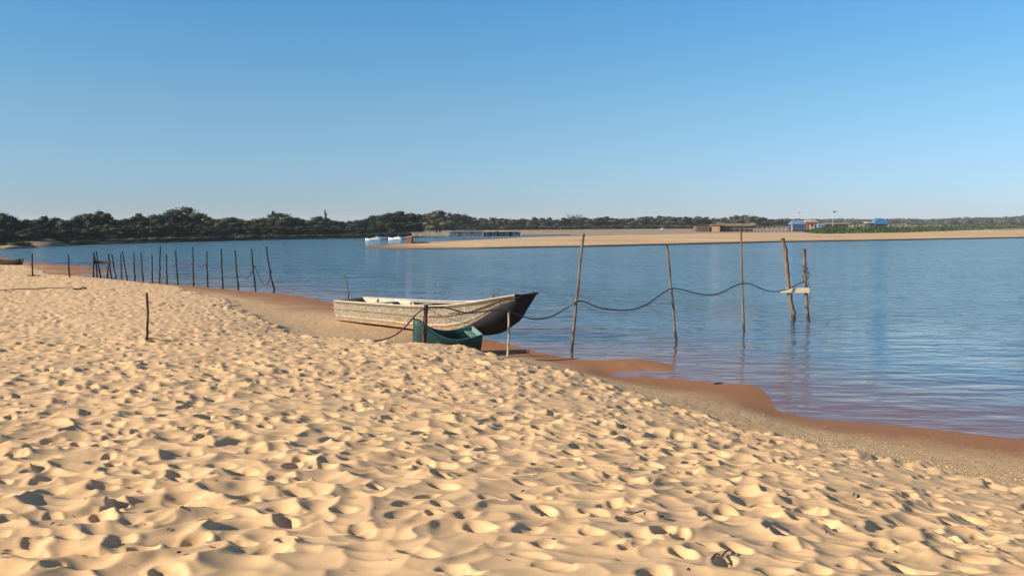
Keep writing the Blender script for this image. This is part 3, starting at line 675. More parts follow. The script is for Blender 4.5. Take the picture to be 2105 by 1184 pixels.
# green shrub belt on the sandbar, right
mb = MB()
belt_top = [(1655, 476), (1675, 468), (1700, 463), (1730, 464), (1760, 463), (1900, 462), (2105, 459), (2900, 456)]
belt_bot = [(1655, 479), (1690, 482), (1760, 481), (1850, 479.5), (1950, 476), (2105, 470.5), (2900, 464)]
for i in range(17000):
    px = 1655 + 1100 * r.random() ** 1.3; yb = interp(belt_bot, px) - .6; pz = P(px, yb, .32); d0 = pz.y
    dd = r.random() ** 1.2 * 30; d = d0 + dd; ht = (CAMZ - (interp(belt_top, px) - 454) / F * (d0 + 14)) * (.55 + .6 * abs(noise.noise(Vector((px * .06, dd * .2, 1)))) + .25 * noise.noise(Vector((px * .25, dd * .5, 4)))) * min(1, .30 + dd * .09)
    p = PD(px, 470, d); c = Vector((p.x, p.y, .3 + max(.05, ht - .1) * r.random() ** .6))
    s = r.uniform(.12, .3); q = Vector((r.gauss(0, 1), r.gauss(0, 1), r.gauss(0, .8) + .6)).normalized(); a = q.orthogonal().normalized(); b = q.cross(a)
    mb.add([c - a * s, c - b * s * .7, c + a * s, c + b * s * .7], [(0, 1, 2, 3)])
o = mb.build('shrub_belt', M['shrub']); tag(o, 'dense green waterside shrubs growing on the sandbar right of the blue hut', 'shrubs', kind='stuff')

# ---------------------------------------------------------------- aluminium boat
def catmull(tab, x):
    xs = np.array([t[0] for t in tab], float); ys = np.array([t[1] for t in tab], float); n = len(xs)
    m = np.gradient(ys, xs); i = int(min(max(np.searchsorted(xs, x) - 1, 0), n - 2)); h = xs[i + 1] - xs[i]; t = (x - xs[i]) / h
    return float((2*t**3-3*t**2+1)*ys[i] + (t**3-2*t**2+t)*h*m[i] + (-2*t**3+3*t**2)*ys[i+1] + (t**3-t**2)*h*m[i+1])
stern = P(690, 657, .27); bow = P(1058, 608, 1.25)
v = bow - stern; v.z = 0
LB = v.length; yaw = math.atan2(v.y, v.x) - math.atan2(.08, LB)
boat = empty('aluminium_boat', (0, 0, 0), yaw)
off = Matrix.Rotation(yaw, 3, 'Z') @ Vector((0, -.56, 0)); boat.location = (stern.x - off.x, stern.y - off.y, 0)
tag(boat, 'dented silver metal boat with upswept dark bow, beached at the waterline behind the green dinghy', 'boat')
kx = [(0, 0), (.7, .7), (.8, .83), (.86, .90), (.91, .95), (.95, .99), (.975, 1.02), (1, 1.045)]
kz = [(0, .24), (.3, .17), (.55, .11), (.7, .08), (.8, .1), (.86, .22), (.91, .42), (.95, .62), (.975, .9), (1, 1.17)]
chz = [(0, .27), (.3, .235), (.6, .20), (.68, .24), (.76, .36), (.85, .64), (.93, .97), (1, 1.14)]
chy = [(0, .56), (.3, .64), (.6, .66), (.8, .62), (.92, .54), (1, .44)]
shz = [(0, .84), (.25, .84), (.5, .85), (.65, .90), (.8, 1.03), (.92, 1.17), (1, 1.26)]
shy = [(0, .64), (.3, .74), (.6, .77), (.8, .72), (.92, .62), (1, .48)]
prof = [(0, 0), (.14, 0), (.17, .016), (.23, .016), (.26, 0), (.34, .0), (.57, .0), (.59, .045), (.67, .045), (.69, .004), (.95, .004), (1, .012)]
def hull_pt(s, t, side):
    cx, cy, cz2 = s * LB, catmull(chy, s), catmull(chz, s); sy, sz_ = catmull(shy, s), catmull(shz, s)
    return cx, cy, cz2, sy, sz_
ns = 56; secs = [1 - (1 - i / ns) ** 1.25 for i in range(ns + 1)]
def side_strip(side):
    V = []; Fq = []; npf = len(prof)
    for s in secs:
        cx, cy, c_z, sy, s_z = hull_pt(s, 0, 0); fade_ = min(1, (1 - s) * 8)
        for t, of in prof: V.append((cx, side * (cy + (sy - cy) * t + of * fade_), c_z + (s_z - c_z) * t))
    for i in range(ns):
        for j in range(npf - 1):
            q = (i * npf + j, (i + 1) * npf + j, (i + 1) * npf + j + 1, i * npf + j + 1); Fq.append(q if side < 0 else q[::-1])
    return V, Fq
for side in (-1, 1):
    V, Fq = side_strip(side); o = mesh_obj('side_panel', V, Fq, M['hull'], boat); o.data.polygons.foreach_set('use_smooth', [False] * len(o.data.polygons))
    m_ = o.modifiers.new('solid', 'SOLIDIFY'); m_.thickness = .012; m_.offset = -1
V = []; Fq = []
for s in secs:
    cx, cy, c_z, sy, s_z = hull_pt(s, 0, 0); kx_, kz_ = interp(kx, s) * LB, catmull(kz, s)
    for u in (-1, -.66, -.33, 0, .33, .66, 1):
        a = abs(u); e = a ** 1.3; V.append((kx_ + (cx - kx_) * a ** 1.8, u * cy, kz_ + (c_z - kz_) * e))
for i in range(ns):
    for j in range(6): Fq.append((i * 7 + j, i * 7 + j + 1, (i + 1) * 7 + j + 1, (i + 1) * 7 + j)[::-1])
o = mesh_obj('bottom', V, Fq, M['hull_dark'], boat); m_ = o.modifiers.new('solid', 'SOLIDIFY'); m_.thickness = .012; m_.offset = -1
# transom
tv = [(0, -.56, .27), (0, 0, .24), (0, .56, .27), (0, .64, .84), (0, -.64, .84)]
o = mesh_obj('transom', tv, [(0, 1, 2, 3, 4)], M['hull'], boat, False); m_ = o.modifiers.new('solid', 'SOLIDIFY'); m_.thickness = .03; m_.offset = 0
for side in (-1, 1):
    mb = MB(); mb.tube([(s * LB, side * (catmull(shy, s) + .005), catmull(shz, s) + .004) for s in secs], .024, 8); mb.build('gunwale', M['cap'], boat)
    mb = MB(); mb.tube([(s * LB, side * (catmull(shy, s) + .012), catmull(shz, s) - .05) for s in secs[1:]], .011, 6); mb.build('rub_rail', M['rail'], boat)
# bow plate: closes the bow between sheer corners and stem, with a lip
s_y, s_z = .48, 1.26; kxx, kzz = 1.045 * LB, 1.17; n_ = 12
top = []; lowr = []
for i in range(n_ + 1):
    u = -1 + 2 * i / n_; a = abs(u)
    top.append((LB + .06 + (.30) * (1 - a ** 2.2) - .06 * a ** 6, u * s_y, 1.27 + .02 * (1 - a)))
    lowr.append((kxx + (LB - kxx) * a ** 1.8, u * (.44 + .02), 1.17 + (1.14 - 1.17) * a ** 1.3))
V = top + lowr; Fq = [(i, i + 1, n_ + 1 + i + 1, n_ + 1 + i)[::-1] for i in range(n_)]
o = mesh_obj('bow_plate', V, Fq, M['hull_dark'], boat); m_ = o.modifiers.new('solid', 'SOLIDIFY'); m_.thickness = .014; m_.offset = -1
mb = MB(); mb.tube(top, .022, 8); mb.build('bow_lip', M['hull_dark'], boat)
# fore deck
V = list(top); sA = .86
back = [(sA * LB, (-1 + 2 * i / n_) * (catmull(shy, sA) - .02), catmull(shz, sA) - .005) for i in range(n_ + 1)]
mid_ = [(.93 * LB, (-1 + 2 * i / n_) * (catmull(shy, .93) - .02), catmull(shz, .93) + .012) for i in range(n_ + 1)]
V = back + mid_ + [(a[0] - .012, a[1] * .97, a[2] - .006) for a in top]; Fq = []
for k in range(2):
    for i in range(n_): Fq.append((k * (n_ + 1) + i, (k + 1) * (n_ + 1) + i, (k + 1) * (n_ + 1) + i + 1, k * (n_ + 1) + i + 1)[::-1])
o = mesh_obj('fore_deck', V, Fq, M['cap'], boat); m_ = o.modifiers.new('solid', 'SOLIDIFY'); m_.thickness = .015
mb = MB(); mb.box((.885 * LB, -.50, 1.14), (.885 * LB + .05, -.44, 1.27)).box((.885 * LB - .06, -.49, 1.25), (.885 * LB + .11, -.45, 1.275)); mb.build('cleat', M['rail'], boat, False)
for s in (.2, .42, .62):
    hy = catmull(shy, s) - .03; zz = catmull(shz, s) - .06
    mb = MB(); mb.box((s * LB - .13, -hy, zz - .03), (s * LB + .13, hy, zz)); mb.build('thwart', M['cap'], boat, False)
for s in (.1, .3, .36, .52, .72, .8):
    for side in (-1, 1):
        cy, c_z, sy, s_z = catmull(chy, s), catmull(chz, s), catmull(shy, s), catmull(shz, s); mb = MB()
        mb.tube([(s * LB, side * (cy - .02), c_z + .02), (s * LB, side * (sy - .025), s_z - .01)], .018, 4); mb.build('rib', M['cap'], boat)
# interior side decks (pale inner liner amidships) and floor
for side in (-1, 1):
    V = []
    for s in np.linspace(.30, .86, 20):
        V += [(s * LB, side * (catmull(shy, s) - .02), catmull(shz, s) - .012), (s * LB, side * (catmull(shy, s) - .17), catmull(shz, s) - .03)]
    Fq = [(2 * i, 2 * i + 1, 2 * i + 3, 2 * i + 2) for i in range(19)]
    o = mesh_obj('side_deck', V, Fq, M['cap'], boat); m_ = o.modifiers.new('solid', 'SOLIDIFY'); m_.thickness = .01
# torn flap of sheet metal on the near side
sx = .72
mb = MB(); mb.add([(sx * LB - .25, -.80, .70), (sx * LB + .16, -.79, .74), (sx * LB + .10, -.86, .82), (sx * LB - .02, -.84, .76)], [(0, 1, 2, 3)])
o = mb.build('torn_flap', M['cap'], boat, False); m_ = o.modifiers.new('solid', 'SOLIDIFY'); m_.thickness = .01

# ---------------------------------------------------------------- green dinghy
tb = P(977, 721, .10); bwp = PD(849, 690, tb.y - .55)
v = Vector((bwp.x - tb.x, bwp.y - tb.y, 0)); LC = v.length; yawc = math.atan2(v.y, v.x)
dg = empty('green_dinghy', (tb.x, tb.y, 0), yawc)
tag(dg, 'small teal green dinghy half hidden behind the sand ridge, in front of the metal boat', 'dinghy')
# local +X runs from transom to bow; -Y... the camera is on local +Y (left of travel to the left = towards camera)
secsC = [i / 24 for i in range(25)]
cshz = [(0, .60), (.2, .54), (.45, .52), (.7, .65), (.88, .86), (1, .95)]
cbz = [(0, .06), (.3, .08), (.6, .16), (.85, .26), (1, .34)]
chw = [(0, .37), (.3, .42), (.6, .36), (.8, .24), (.93, .12), (1, .012)]
heel = math.radians(8)
def heelp(p):
    x_, y_, z_ = p; dz = z_ - .1
    return (x_, y_ * math.cos(heel) + dz * math.sin(heel), .1 + dz * math.cos(heel) - y_ * math.sin(heel))
V = []; npc = 9
for s in secsC:
    hw, zt, zb = catmull(chw, s), catmull(cshz, s), catmull(cbz, s)
    xs_ = s * LC
    for j in range(-npc, npc + 1):
        u = j / npc; a = abs(u)
        y_ = math.copysign(hw * (1 - (1 - min(a, 1)) ** 2.0) ** .5, u) if a > 0 else 0
        z_ = zb + (zt - zb) * max(0, (a - .25) / .75) ** 1.5
        xoff = (.06 * (1 - s) - .0) * -(z_ - .1)            # transom rakes back
        V.append(heelp((xs_ + xoff, y_, z_)))
nr_ = 2 * npc + 1; Fq = []
for i in range(24):
    for j in range(nr_ - 1): Fq.append((i * nr_ + j, i * nr_ + j + 1, (i + 1) * nr_ + j + 1, (i + 1) * nr_ + j))
o = mesh_obj('hull', V, Fq, M['teal'], dg); m_ = o.modifiers.new('solid', 'SOLIDIFY'); m_.thickness = .02; m_.offset = 0
o = mesh_obj('transom', V[:nr_], [tuple(range(nr_))], M['teal_in'], dg, False); m_ = o.modifiers.new('solid', 'SOLIDIFY'); m_.thickness = .03; m_.offset = 0
for sgn in (0, nr_ - 1):
    mb = MB(); mb.tube([V[i * nr_ + sgn] for i in range(25)], .014, 6); mb.build('gunwale', M['teal_rim'], dg)
mb = MB(); mb.tube([V[0], V[nr_ - 1]], .018, 6); mb.build('transom_rail', M['teal_in'], dg)
def thw(x0, x1, drop, hwf):
    s = x0 / LC; hw = catmull(chw, s) * hwf; zt = catmull(cshz, s) - drop
    mb = MB(); mb.add([heelp(p) for p in [(x0, -hw, zt), (x1, -hw, zt), (x1, hw, zt), (x0, hw, zt), (x0, -hw, zt - .025), (x1, -hw, zt - .025), (x1, hw, zt - .025), (x0, hw, zt - .025)]],
                     [(0, 1, 2, 3), (7, 6, 5, 4), (0, 4, 5, 1), (1, 5, 6, 2), (2, 6, 7, 3), (3, 7, 4, 0)]); mb.build('thwart', M['teal_in'], dg, False)
thw(.05, .18, .08, .9); thw(.85, 1.05, .08, .9)
mb = MB(); mb.tube([heelp((LC + .005, 0, .30)), heelp((LC + .005, 0, .60)), heelp((LC, 0, .97))], .02, 6); mb.build('stem', M['teal'], dg)

# ---------------------------------------------------------------- poles, ropes
def pole_pts(px_list, dist, zbot=None, wob=.012, lean=0):
    pts_ = [PD(px_, py_, dist + lean * i) for i, (px_, py_) in enumerate(px_list)]
    if zbot is not None:
        a, b = pts_[-2], pts_[-1]; dr = (b - a).normalized(); k = (b.z - zbot) / max(.2, -dr.z); pts_.append(b + dr * k)
    out = []
    for i in range(len(pts_) - 1):
        for k in range(4):
            t = k / 4; p = pts_[i].lerp(pts_[i + 1], t); out.append(p + Vector((random.gauss(0, wob * .5), random.gauss(0, wob * .5), 0)))
    return out + [pts_[-1]]
def pole(name, px_list, dist, r0, r1, mat, label, cat='post', zbot=-.5, group=None, parent=None, wob=.012, n=9):
    pts_ = pole_pts(px_list, dist, zbot, wob); m = len(pts_)
    org = Vector((pts_[-1].x, pts_[-1].y, 0)) if parent is None else Vector((0, 0, 0))
    mb = MB(); mb.tube([p - org for p in pts_], [(r0 + (r1 - r0) * i / (m - 1)) * random.uniform(.86, 1.14) for i in range(m)], n)
    o = mb.build(name, mat, parent); o.location = org
    if parent is None: tag(o, label, cat, group)
    return o
def dz(y): return CAMZ * F / (y - 454)     # distance of a waterline point
d1, d2, d3, d4 = dz(722), dz(702), dz(684), dz(662)
pole('wooden_post', [(1199, 481), (1190, 570), (1183, 640), (1175, 722)], d1, .030, .040, M['pole'], 'tall post in the water nearest the beached boats, leaning right at the top', group='posts standing in the water')
pole('wooden_post', [(1371, 504), (1377, 560), (1384, 640), (1389, 702)], d2, .028, .036, M['pole'], 'second water post from the boats, leaning slightly left', group='posts standing in the water')
pole('wooden_post', [(1523, 470), (1525, 560), (1527, 630), (1529, 684)], d3, .026, .038, M['pole'], 'tallest straight slender water post, left of the pair joined by a pale board', group='posts standing in the water')
fr_ = empty('boarded_post_frame', (0, 0, 0)); tag(fr_, 'pair of stout crooked posts in the water joined by a short pale board', 'post frame')
c4 = PD(1640, 662, d4); fr_.location = (c4.x, c4.y, 0)
def reparent(o, root): o.location = -Vector(root.location)
for pl, r0, r1 in (([(1610, 490), (1616, 540), (1621, 590), (1626, 625), (1632, 645), (1630, 662)], .062, .075), ([(1653, 512), (1655, 560), (1657, 600), (1659, 635), (1662, 662)], .048, .058)):
    o = pole('pole', pl, d4, r0, r1, M['pole'], None, parent=fr_, wob=.02, n=10); reparent(o, fr_)
b0 = [PD(1606, 600, d4 - .1), PD(1620, 592, d4 - .1), PD(1667, 592, d4 - .1), PD(1668, 602, d4 - .1), PD(1606, 602, d4 - .1)]
vs = [q - fr_.location for q in b0] + [q - fr_.location + Vector((0, .04, 0)) for q in b0]
mb = MB(); mb.add(vs, [(0, 1, 2, 3, 4), (9, 8, 7, 6, 5), (0, 5, 6, 1), (1, 6, 7, 2), (2, 7, 8, 3), (3, 8, 9, 4), (4, 9, 5, 0)]); mb.build('board', M['board'], fr_, False)
# coil of rope on the right pole
mb = MB(); c0 = PD(1656, 552, d4 - .06); pts_ = []
for i in range(70):
    t = i / 69; th = t * 22; pts_.append(c0 + Vector((math.cos(th) * .075, math.sin(th) * .075, .12 - t * .5 + .05 * math.sin(th * 2.3))))
mb.tube(pts_, .008, 5)
mb.tube([PD(a, b, d4 - .12) for a, b in ((1655, 546), (1661, 556), (1664, 566), (1660, 573), (1662, 585), (1665, 593), (1665, 610), (1663, 625), (1660, 632))], .009, 5)
mb.tube([PD(a, b, d4 - .1) for a, b in ((1658, 560), (1664, 564), (1663, 571), (1657, 574))], .008, 5)
mb.tube([PD(a, b, d4 - .1) for a, b in ((1655, 550), (1649, 553), (1648, 558))], .006, 5)
tag(mb.build('rope_coil', M['cable']), 'loose dark rope wound around the right pole of the boarded pair', 'rope')
# dry-land posts
g = Vector((PD(872, 715, 18.9).x, 18.9, 0))
pole('iron_post', [(876, 627), (874, 670), (872, 716)], 18.7, .046, .050, M['rust'], 'thick dark rusty post in front of the green dinghy', zbot=.0, wob=.004)
pole('thin_pole', [(1046, 640), (1046, 690), (1044, 727)], 19.6, .026, .030, M['pole_light'], 'short pale pole under the dark bow of the metal boat', cat='pole', zbot=-.1, wob=.004)
gp = G(303, 699)
pole('wooden_stake', [(302, 602), (304, 650), (302, 699)], gp.y, .020, .024, M['rust'], 'lone reddish stake stuck in the dimpled sand on the left', cat='stake', zbot=gp.z - .3, wob=.006)
mb = MB(); q = gp; mb.tube([q + Vector((-.04, -.03, .03)), q + Vector((.08, .02, .035)), q + Vector((.22, -.02, .02))], .012, 5); tag(mb.build('stake_shadow', M['twig']), 'short dark rod standing in for the shadow at the foot of the lone reddish stake', 'stick')  # dark rod stands in for the cast shadow of the stake
db = dz(613)
pole('bent_stick', [(709, 567), (713, 585), (717, 604), (716, 613)], db, .022, .03, M['pole'], 'bent thin stick standing in the water behind the stern of the metal boat', cat='stick', zbot=-.3)
for (xt, yt, xb, yb, lab) in ((66, 520, 67, 568, 'lone thin stake on the sand spit nearest the left edge'), (141, 524, 143, 570, 'second lone stake from the left edge, on the wet sand spit')):
    gq = G(xb, yb); pole('wooden_stake', [(xt, yt), (xt, (yt + yb) / 2), (xb, yb)], gq.y, .034, .045, M['pole_dark'], lab, cat='stake', zbot=gq.z - .3)
# fence of posts running into the river on the left
fence = [(230, 523, 238, 573), (248, 522, 250, 575), (252, 517, 261, 577), (275, 520, 277, 578.5), (290, 519, 294, 580), (312, 523, 313, 582), (329, 506, 328, 583), (342, 523, 343, 585), (361, 516, 365.5, 587),
         (396, 508, 398, 588.5), (425, 517, 427, 591), (455, 512, 458, 595), (483, 515, 490, 597), (517, 512, 525, 599.5), (547, 507, 563, 602)]
flabs = ['fence post leaning left, first one right of the two-legged frame', 'short upright fence post paired with a crossing leaner, near the frame', 'leaning post crossing over the short upright one, near the frame', 'fence post fourth from the two-legged frame, upright',
 'slightly leaning plain fence post fifth from the frame', 'short fence post with a rope stub on its left, left of the tall thin post', 'tall very thin post standing above its neighbours in the left fence', 'short post with a knotted rope just right of the tall thin one',
 'post thickened at its foot, with ropes sagging on both sides', 'tallest thick post in the middle of the rope fence', 'short straight post between the two tall rope posts', 'tall straight post with a loose low cord on its right', 'leaning post at the left of the first deep rope loop',
 'leaning post between the two deep rope loops', 'strongly leaning crooked end post of the rope fence']
fpos = []
for (xt, yt, xb, yb), lab in zip(fence, flabs):
    d = dz(yb); fpos.append(d); xm = xt + (xb - xt) * .55
    pole('fence_post', [(xt, yt), (xm, yt + (yb - yt) * .6), (xb, yb - 8), (xb, yb)], d, .030, .048, M['pole_dark'], lab, group='posts of the rope fence in the river', wob=.012)
ff = empty('two_legged_frame', (0, 0, 0)); tag(ff, 'crooked pole frame with a thick plank across, at the left end of the fence', 'frame')
df_ = dz(573); c5 = PD(210, 573, df_); ff.location = (c5.x, c5.y, 0)
for a in ([(193, 519), (192.5, 545), (192, 573)], [(194, 527), (198, 545), (199.5, 573)], [(198, 517), (201, 540), (207, 573)], [(223, 522), (225, 545), (229, 573)], [(222.5, 546), (221, 562), (221, 566)]):
    o = pole('pole', a, df_, .035, .055, M['pole_dark'], None, parent=ff); reparent(o, ff)
q0 = PD(195, 539, df_ - .1) - ff.location; q1 = PD(227, 540, df_ - .1) - ff.location
mb = MB(); mb.tube([q0, q1], .085, 6); mb.build('plank', M['pole_dark'], ff)

def rope(pxs, dists, rad, mat, label, cat='rope', name='rope', group=None, sub=6):
    if group: rad *= 1.15
    raw = [PD(a, b, d) for (a, b), d in zip(pxs, dists)]; out = []; n = len(raw)
    for i in range(n - 1):                                   # Catmull-Rom
        p0, p1, p2, p3 = raw[max(i - 1, 0)], raw[i], raw[i + 1], raw[min(i + 2, n - 1)]
        for k in range(sub):
            t = k / sub; out.append(.5 * ((2 * p1) + (p2 - p0) * t + (2 * p0 - 5 * p1 + 4 * p2 - p3) * t * t + (3 * p1 - p0 - 3 * p2 + p3) * t ** 3))
    out.append(raw[-1]); mb = MB(); mb.tube(out, rad, 6); return tag(mb.build(name, mat), label, cat, group)
ga_ = G(760, 701)
main = [((752, 701), 18.2), ((775, 700), 18.2), ((795, 696), 18.3), ((815, 687), 18.4), ((835, 670), 18.5), ((852, 650), 18.6), ((868, 636), 18.65), ((878, 632), 18.65), ((905, 631), 18.8), ((930, 636), 19.0), ((958, 643), 19.2), ((990, 641), 19.3), ((1020, 637), 19.4), ((1045, 641), 19.5),
        ((1075, 650), 20), ((1098, 656), 20.4), ((1130, 652), 20.7), ((1160, 636), 20.9), ((1186, 620), d1 - .06), ((1200, 620), d1 + .1), ((1235, 633), d1 + .4), ((1285, 638), d1 + .8), ((1325, 628), d1 + 1.2), ((1360, 604), d2 - .1), ((1379, 594), d2 - .06), ((1400, 595), d2 + .3),
        ((1440, 605), d2 + .8), ((1475, 604), d2 + 1.2), ((1508, 589), d3 - .2), ((1525, 583), d3 - .06), ((1545, 585), d3 + .5), ((1575, 597), d3 + 1.2), ((1600, 599), d4 - .4), ((1625, 592), d4 - .15), ((1645, 582), d4 - .12), ((1656, 580), d4 - .1)]
rope([a for a, b in main], [b for a, b in main], .016, M['cable'], 'thick black cable slung from the sand past both boats and along the water posts', 'cable', 'cable')
# pale thin cords
rope([(878, 634), (910, 650), (940, 660), (970, 665)], [18.8, 19.2, 19.8, 20.6], .006, M['cord'], 'thin cord running down from the rusty post towards the green dinghy', 'cord', 'cord')
rope([(1082, 642), (1120, 636), (1150, 631), (1182, 623)], [22.6, 22, 21.4, d1], .006, M['cord'], 'thin cord from the dark bow to the first water post', 'cord', 'cord')
rope([(1192, 621), (1215, 635), (1250, 643), (1300, 641), (1345, 620), (1378, 596)], [d1, d1 + .3, d1 + .6, d1 + 1, d1 + 1.4, d2], .006, M['cord'], 'thin cord sagging under the cable between the first and second water posts', 'cord', 'cord')
rope([(1382, 596), (1410, 604), (1450, 609), (1490, 603), (1524, 585)], [d2, d2 + .5, d2 + 1, d2 + 1.5, d3], .006, M['cord'], 'thin cord sagging under the cable between the second and third water posts', 'cord', 'cord')
dl = [fpos[i] for i in range(15)]
spans = [([(192, 537), (232, 534)], 0, 0, 0, None),
 ([(236, 533), (243, 536), (249, 536.5), (257, 536)], 0, 2, 0, 'taut rope between the first posts right of the two-legged frame'),
 ([(258, 538), (266, 542), (274, 541.5), (277, 537)], 2, 3, 0, 'slack rope in the short gap right of the crossing posts'),
 ([(295, 547), (303, 550), (312, 549), (328, 550)], 4, 6, 0, 'faint slack rope left of the tall thin post'),
 ([(314, 552), (320, 557), (327, 557)], 5, 6, 0, 'drooping rope end beside the tall thin post'),
 ([(343, 536), (350, 545), (356, 547), (362, 540)], 7, 8, 0, 'sagging rope between the knotted post and the one with the thick foot'),
 ([(362, 539), (372, 546), (382, 548), (390, 545), (397, 539)], 8, 9, 0, 'sagging rope left of the tallest thick post'),
 ([(398, 539), (406, 547), (412, 548.5), (419, 546), (425, 541)], 9, 10, 0, 'sagging rope right of the tallest thick post'),
 ([(427, 542), (434, 549), (442, 551), (450, 549), (456, 543)], 10, 11, 0, 'sagging rope left of the post with the low loose cord'),
 ([(457, 544), (464, 550), (472, 552.5), (480, 550), (486, 546)], 11, 12, 0, 'sagging rope right of the post with the low loose cord'),
 ([(487, 547), (492, 559), (498, 568), (505, 572.5), (513, 567), (519, 556), (523, 546)], 12, 13, 0, 'first deep loop of rope near the end of the fence'),
 ([(524, 548), (531, 566), (539, 581), (546, 586), (552, 580), (556, 566), (558, 556)], 13, 14, 0, 'deepest loop of rope, hanging to the leaning end post'),
 ([(455, 566), (465, 567), (475, 570), (485, 569)], 11, 12, 0, 'loose low cord hanging under the ropes near the end of the fence')]
for pxs, a, b, _, lab in spans[1:]:
    n = len(pxs); rope(pxs, [dl[a] + (dl[b] - dl[a]) * i / (n - 1) - .05 for i in range(n)], .017 if 'faint' not in lab and 'cord' not in lab else .011, M['cable'], lab, group='ropes slung along the fence')

# ---------------------------------------------------------------- dark boats beached at the far left
bx = PD(20, 538, 58); db_ = empty('dark_rowing_boat', (bx.x, bx.y, ground(bx.x, bx.y) if False else .05), math.radians(-14)); tag(db_, 'dark beached rowing boat heaped with gear at the left edge of the photo', 'boat')
V = []; Fq = []; nsd = 20
LD = 3.4
for i in range(nsd + 1):
    s = i / nsd; hw = .5 * (1 - abs(2 * s - 1) ** 3 * .75); zt = .34 + .25 * abs(2 * s - 1) ** 2.5
    for u in (-1, -.8, -.45, 0, .45, .8, 1):
        V.append((-LD + 2 * LD * s * .62 + .2, u * hw, zt if abs(u) == 1 else (.15 if abs(u) == .8 else .0) + .22 * abs(2 * s - 1) ** 3))
for i in range(nsd):
    for j in range(6): Fq.append((i * 7 + j, i * 7 + j + 1, (i + 1) * 7 + j + 1, (i + 1) * 7 + j))
o = mesh_obj('hull', V, Fq, M['pole_dark'], db_); m_ = o.modifiers.new('solid', 'SOLIDIFY'); m_.thickness = .04
mb = MB()
for k in range(3): mb.box((-2.6 + k * 1.1, -.45, .30), (-2.4 + k * 1.1, .45, .34))
mb.build('thwart', M['pole_dark'], db_, False)
r = random.Random(3)
for k, lab in enumerate(('dark bundle of poles lying lengthwise in the beached boat at the left edge', 'ragged dark net heap on the beached boat, right at the photo edge')):
    mb = MB()
    if k == 0:
        for i in range(5): mb.tube([(-2.9 + r.uniform(0, .3), r.uniform(-.3, .3), .36 + i * .035), (.6 + r.uniform(-.6, .3), r.uniform(-.3, .3), .38 + i * .02)], .03, 6)
    else:
        for i in range(60):
            c = Vector((-2.6 + r.gauss(0, .35), r.gauss(0, .18), .38 + abs(r.gauss(0, .10)))); mb.tube([c, c + Vector((r.uniform(-.35, .35), r.uniform(-.2, .2), r.uniform(-.06, .08)))], .022, 4)
    o = mb.build('pole_bundle' if k == 0 else 'net_heap', M['pole_dark']); o.location = db_.location; o.rotation_euler = db_.rotation_euler; tag(o, lab, 'poles' if k == 0 else 'net')

# ---------------------------------------------------------------- far huts and stalls
M['blue'] = simple_mat('blue_boards', (.012, .032, .075), (.025, .06, .12), 3, .8)
M['blue_lt'] = simple_mat('light_blue_roof', (.08, .155, .27), (.14, .225, .33), 2, .7)
M['blue_tent'] = simple_mat('blue_tarp', (.015, .12, .33), (.04, .2, .42), 1, .5)
M['white'] = simple_mat('white_paint', (.5, .5, .48), (.66, .66, .64), 3, .7)
M['brown'] = simple_mat('brown_planks', (.10, .055, .035), (.20, .12, .075), 2, .9, (3, 3, .5), per_object=.5)
M['tan'] = simple_mat('tan_planks', (.42, .28, .14), (.55, .39, .22), 2, .9, (3, 3, .5), per_object=.3)
M['reed'] = simple_mat('reed_stakes', (.30, .24, .15), (.50, .42, .28), 2, .9, (3, 3, .5), per_object=.6)
M['thatch'] = simple_mat('old_thatch', (.12, .085, .06), (.26, .19, .13), 4, .95, bd=.05)
M['red'] = simple_mat('red_fascia', (.20, .06, .045), (.28, .09, .06), 3, .8)
M['slate'] = simple_mat('slate_sheet', (.05, .06, .075), (.12, .13, .15), 2, .7, per_object=.3)
M['tarp_grey'] = simple_mat('grey_tarp', (.10, .11, .13), (.42, .43, .44), 1.2, .8, per_object=.4)
M['dark_cloth'] = simple_mat('dark_cloth', (.01, .015, .025), (.03, .035, .05), 3, .9)
M['orange'] = simple_mat('rusty_orange', (.20, .07, .035), (.34, .14, .07), 4, .8)

def far(px, py_base, z0=.35): return P(px, py_base, z0)
def seg(px0, px1, dist): return PD(px0, 470, dist).x, PD(px1, 470, dist).x
def hz(py, dist): return CAMZ - (py - 454) / F * dist
def planks(root, x0, x1, z0, z1, y, mat, name, wpl, thick=.06, gap=.015, jit=.08):
    n = max(1, int(round((x1 - x0) / wpl))); wpl = (x1 - x0) / n
    me = None
    for i in range(n):
        if me is None:
            mb = MB(); mb.box((gap, 0, 0), (wpl - gap, thick, 1)); o = mb.build(name, mat, root, False); me = o.data
        else:
            o = bpy.data.objects.new(name, me); C.objects.link(o); o.parent = root
        o.location = (x0 + i * wpl, y + random.uniform(0, .02), z0); o.scale = (1, 1, (z1 - z0) * (1 - random.random() * jit))
def gable(root, x0, x1, y0, y1, ze, zr, mat, over=.2, th=.07, name='roof', ridge_dir='x'):
    xm = (x0 + x1) / 2; ym = (y0 + y1) / 2; x0 -= over; x1 += over; y0 -= over; y1 += over
    if ridge_dir == 'x':
        inset = (x1 - x0) * .18; V = [(x0, y0, ze), (x1, y0, ze), (x1, y1, ze), (x0, y1, ze), (x0 + inset, ym, zr), (x1 - inset, ym, zr)]
        Fq = [(0, 1, 5, 4), (2, 3, 4, 5), (1, 2, 5), (3, 0, 4)]
    else:
        V = [(x0, y0, ze), (x1, y0, ze), (x1, y1, ze), (x0, y1, ze), (xm, y0, zr), (xm, y1, zr)]; Fq = [(0, 3, 5, 4), (1, 4, 5, 2)]
    o = mesh_obj(name, V, Fq, mat, root, False); m_ = o.modifiers.new('solid', 'SOLIDIFY'); m_.thickness = th; return o

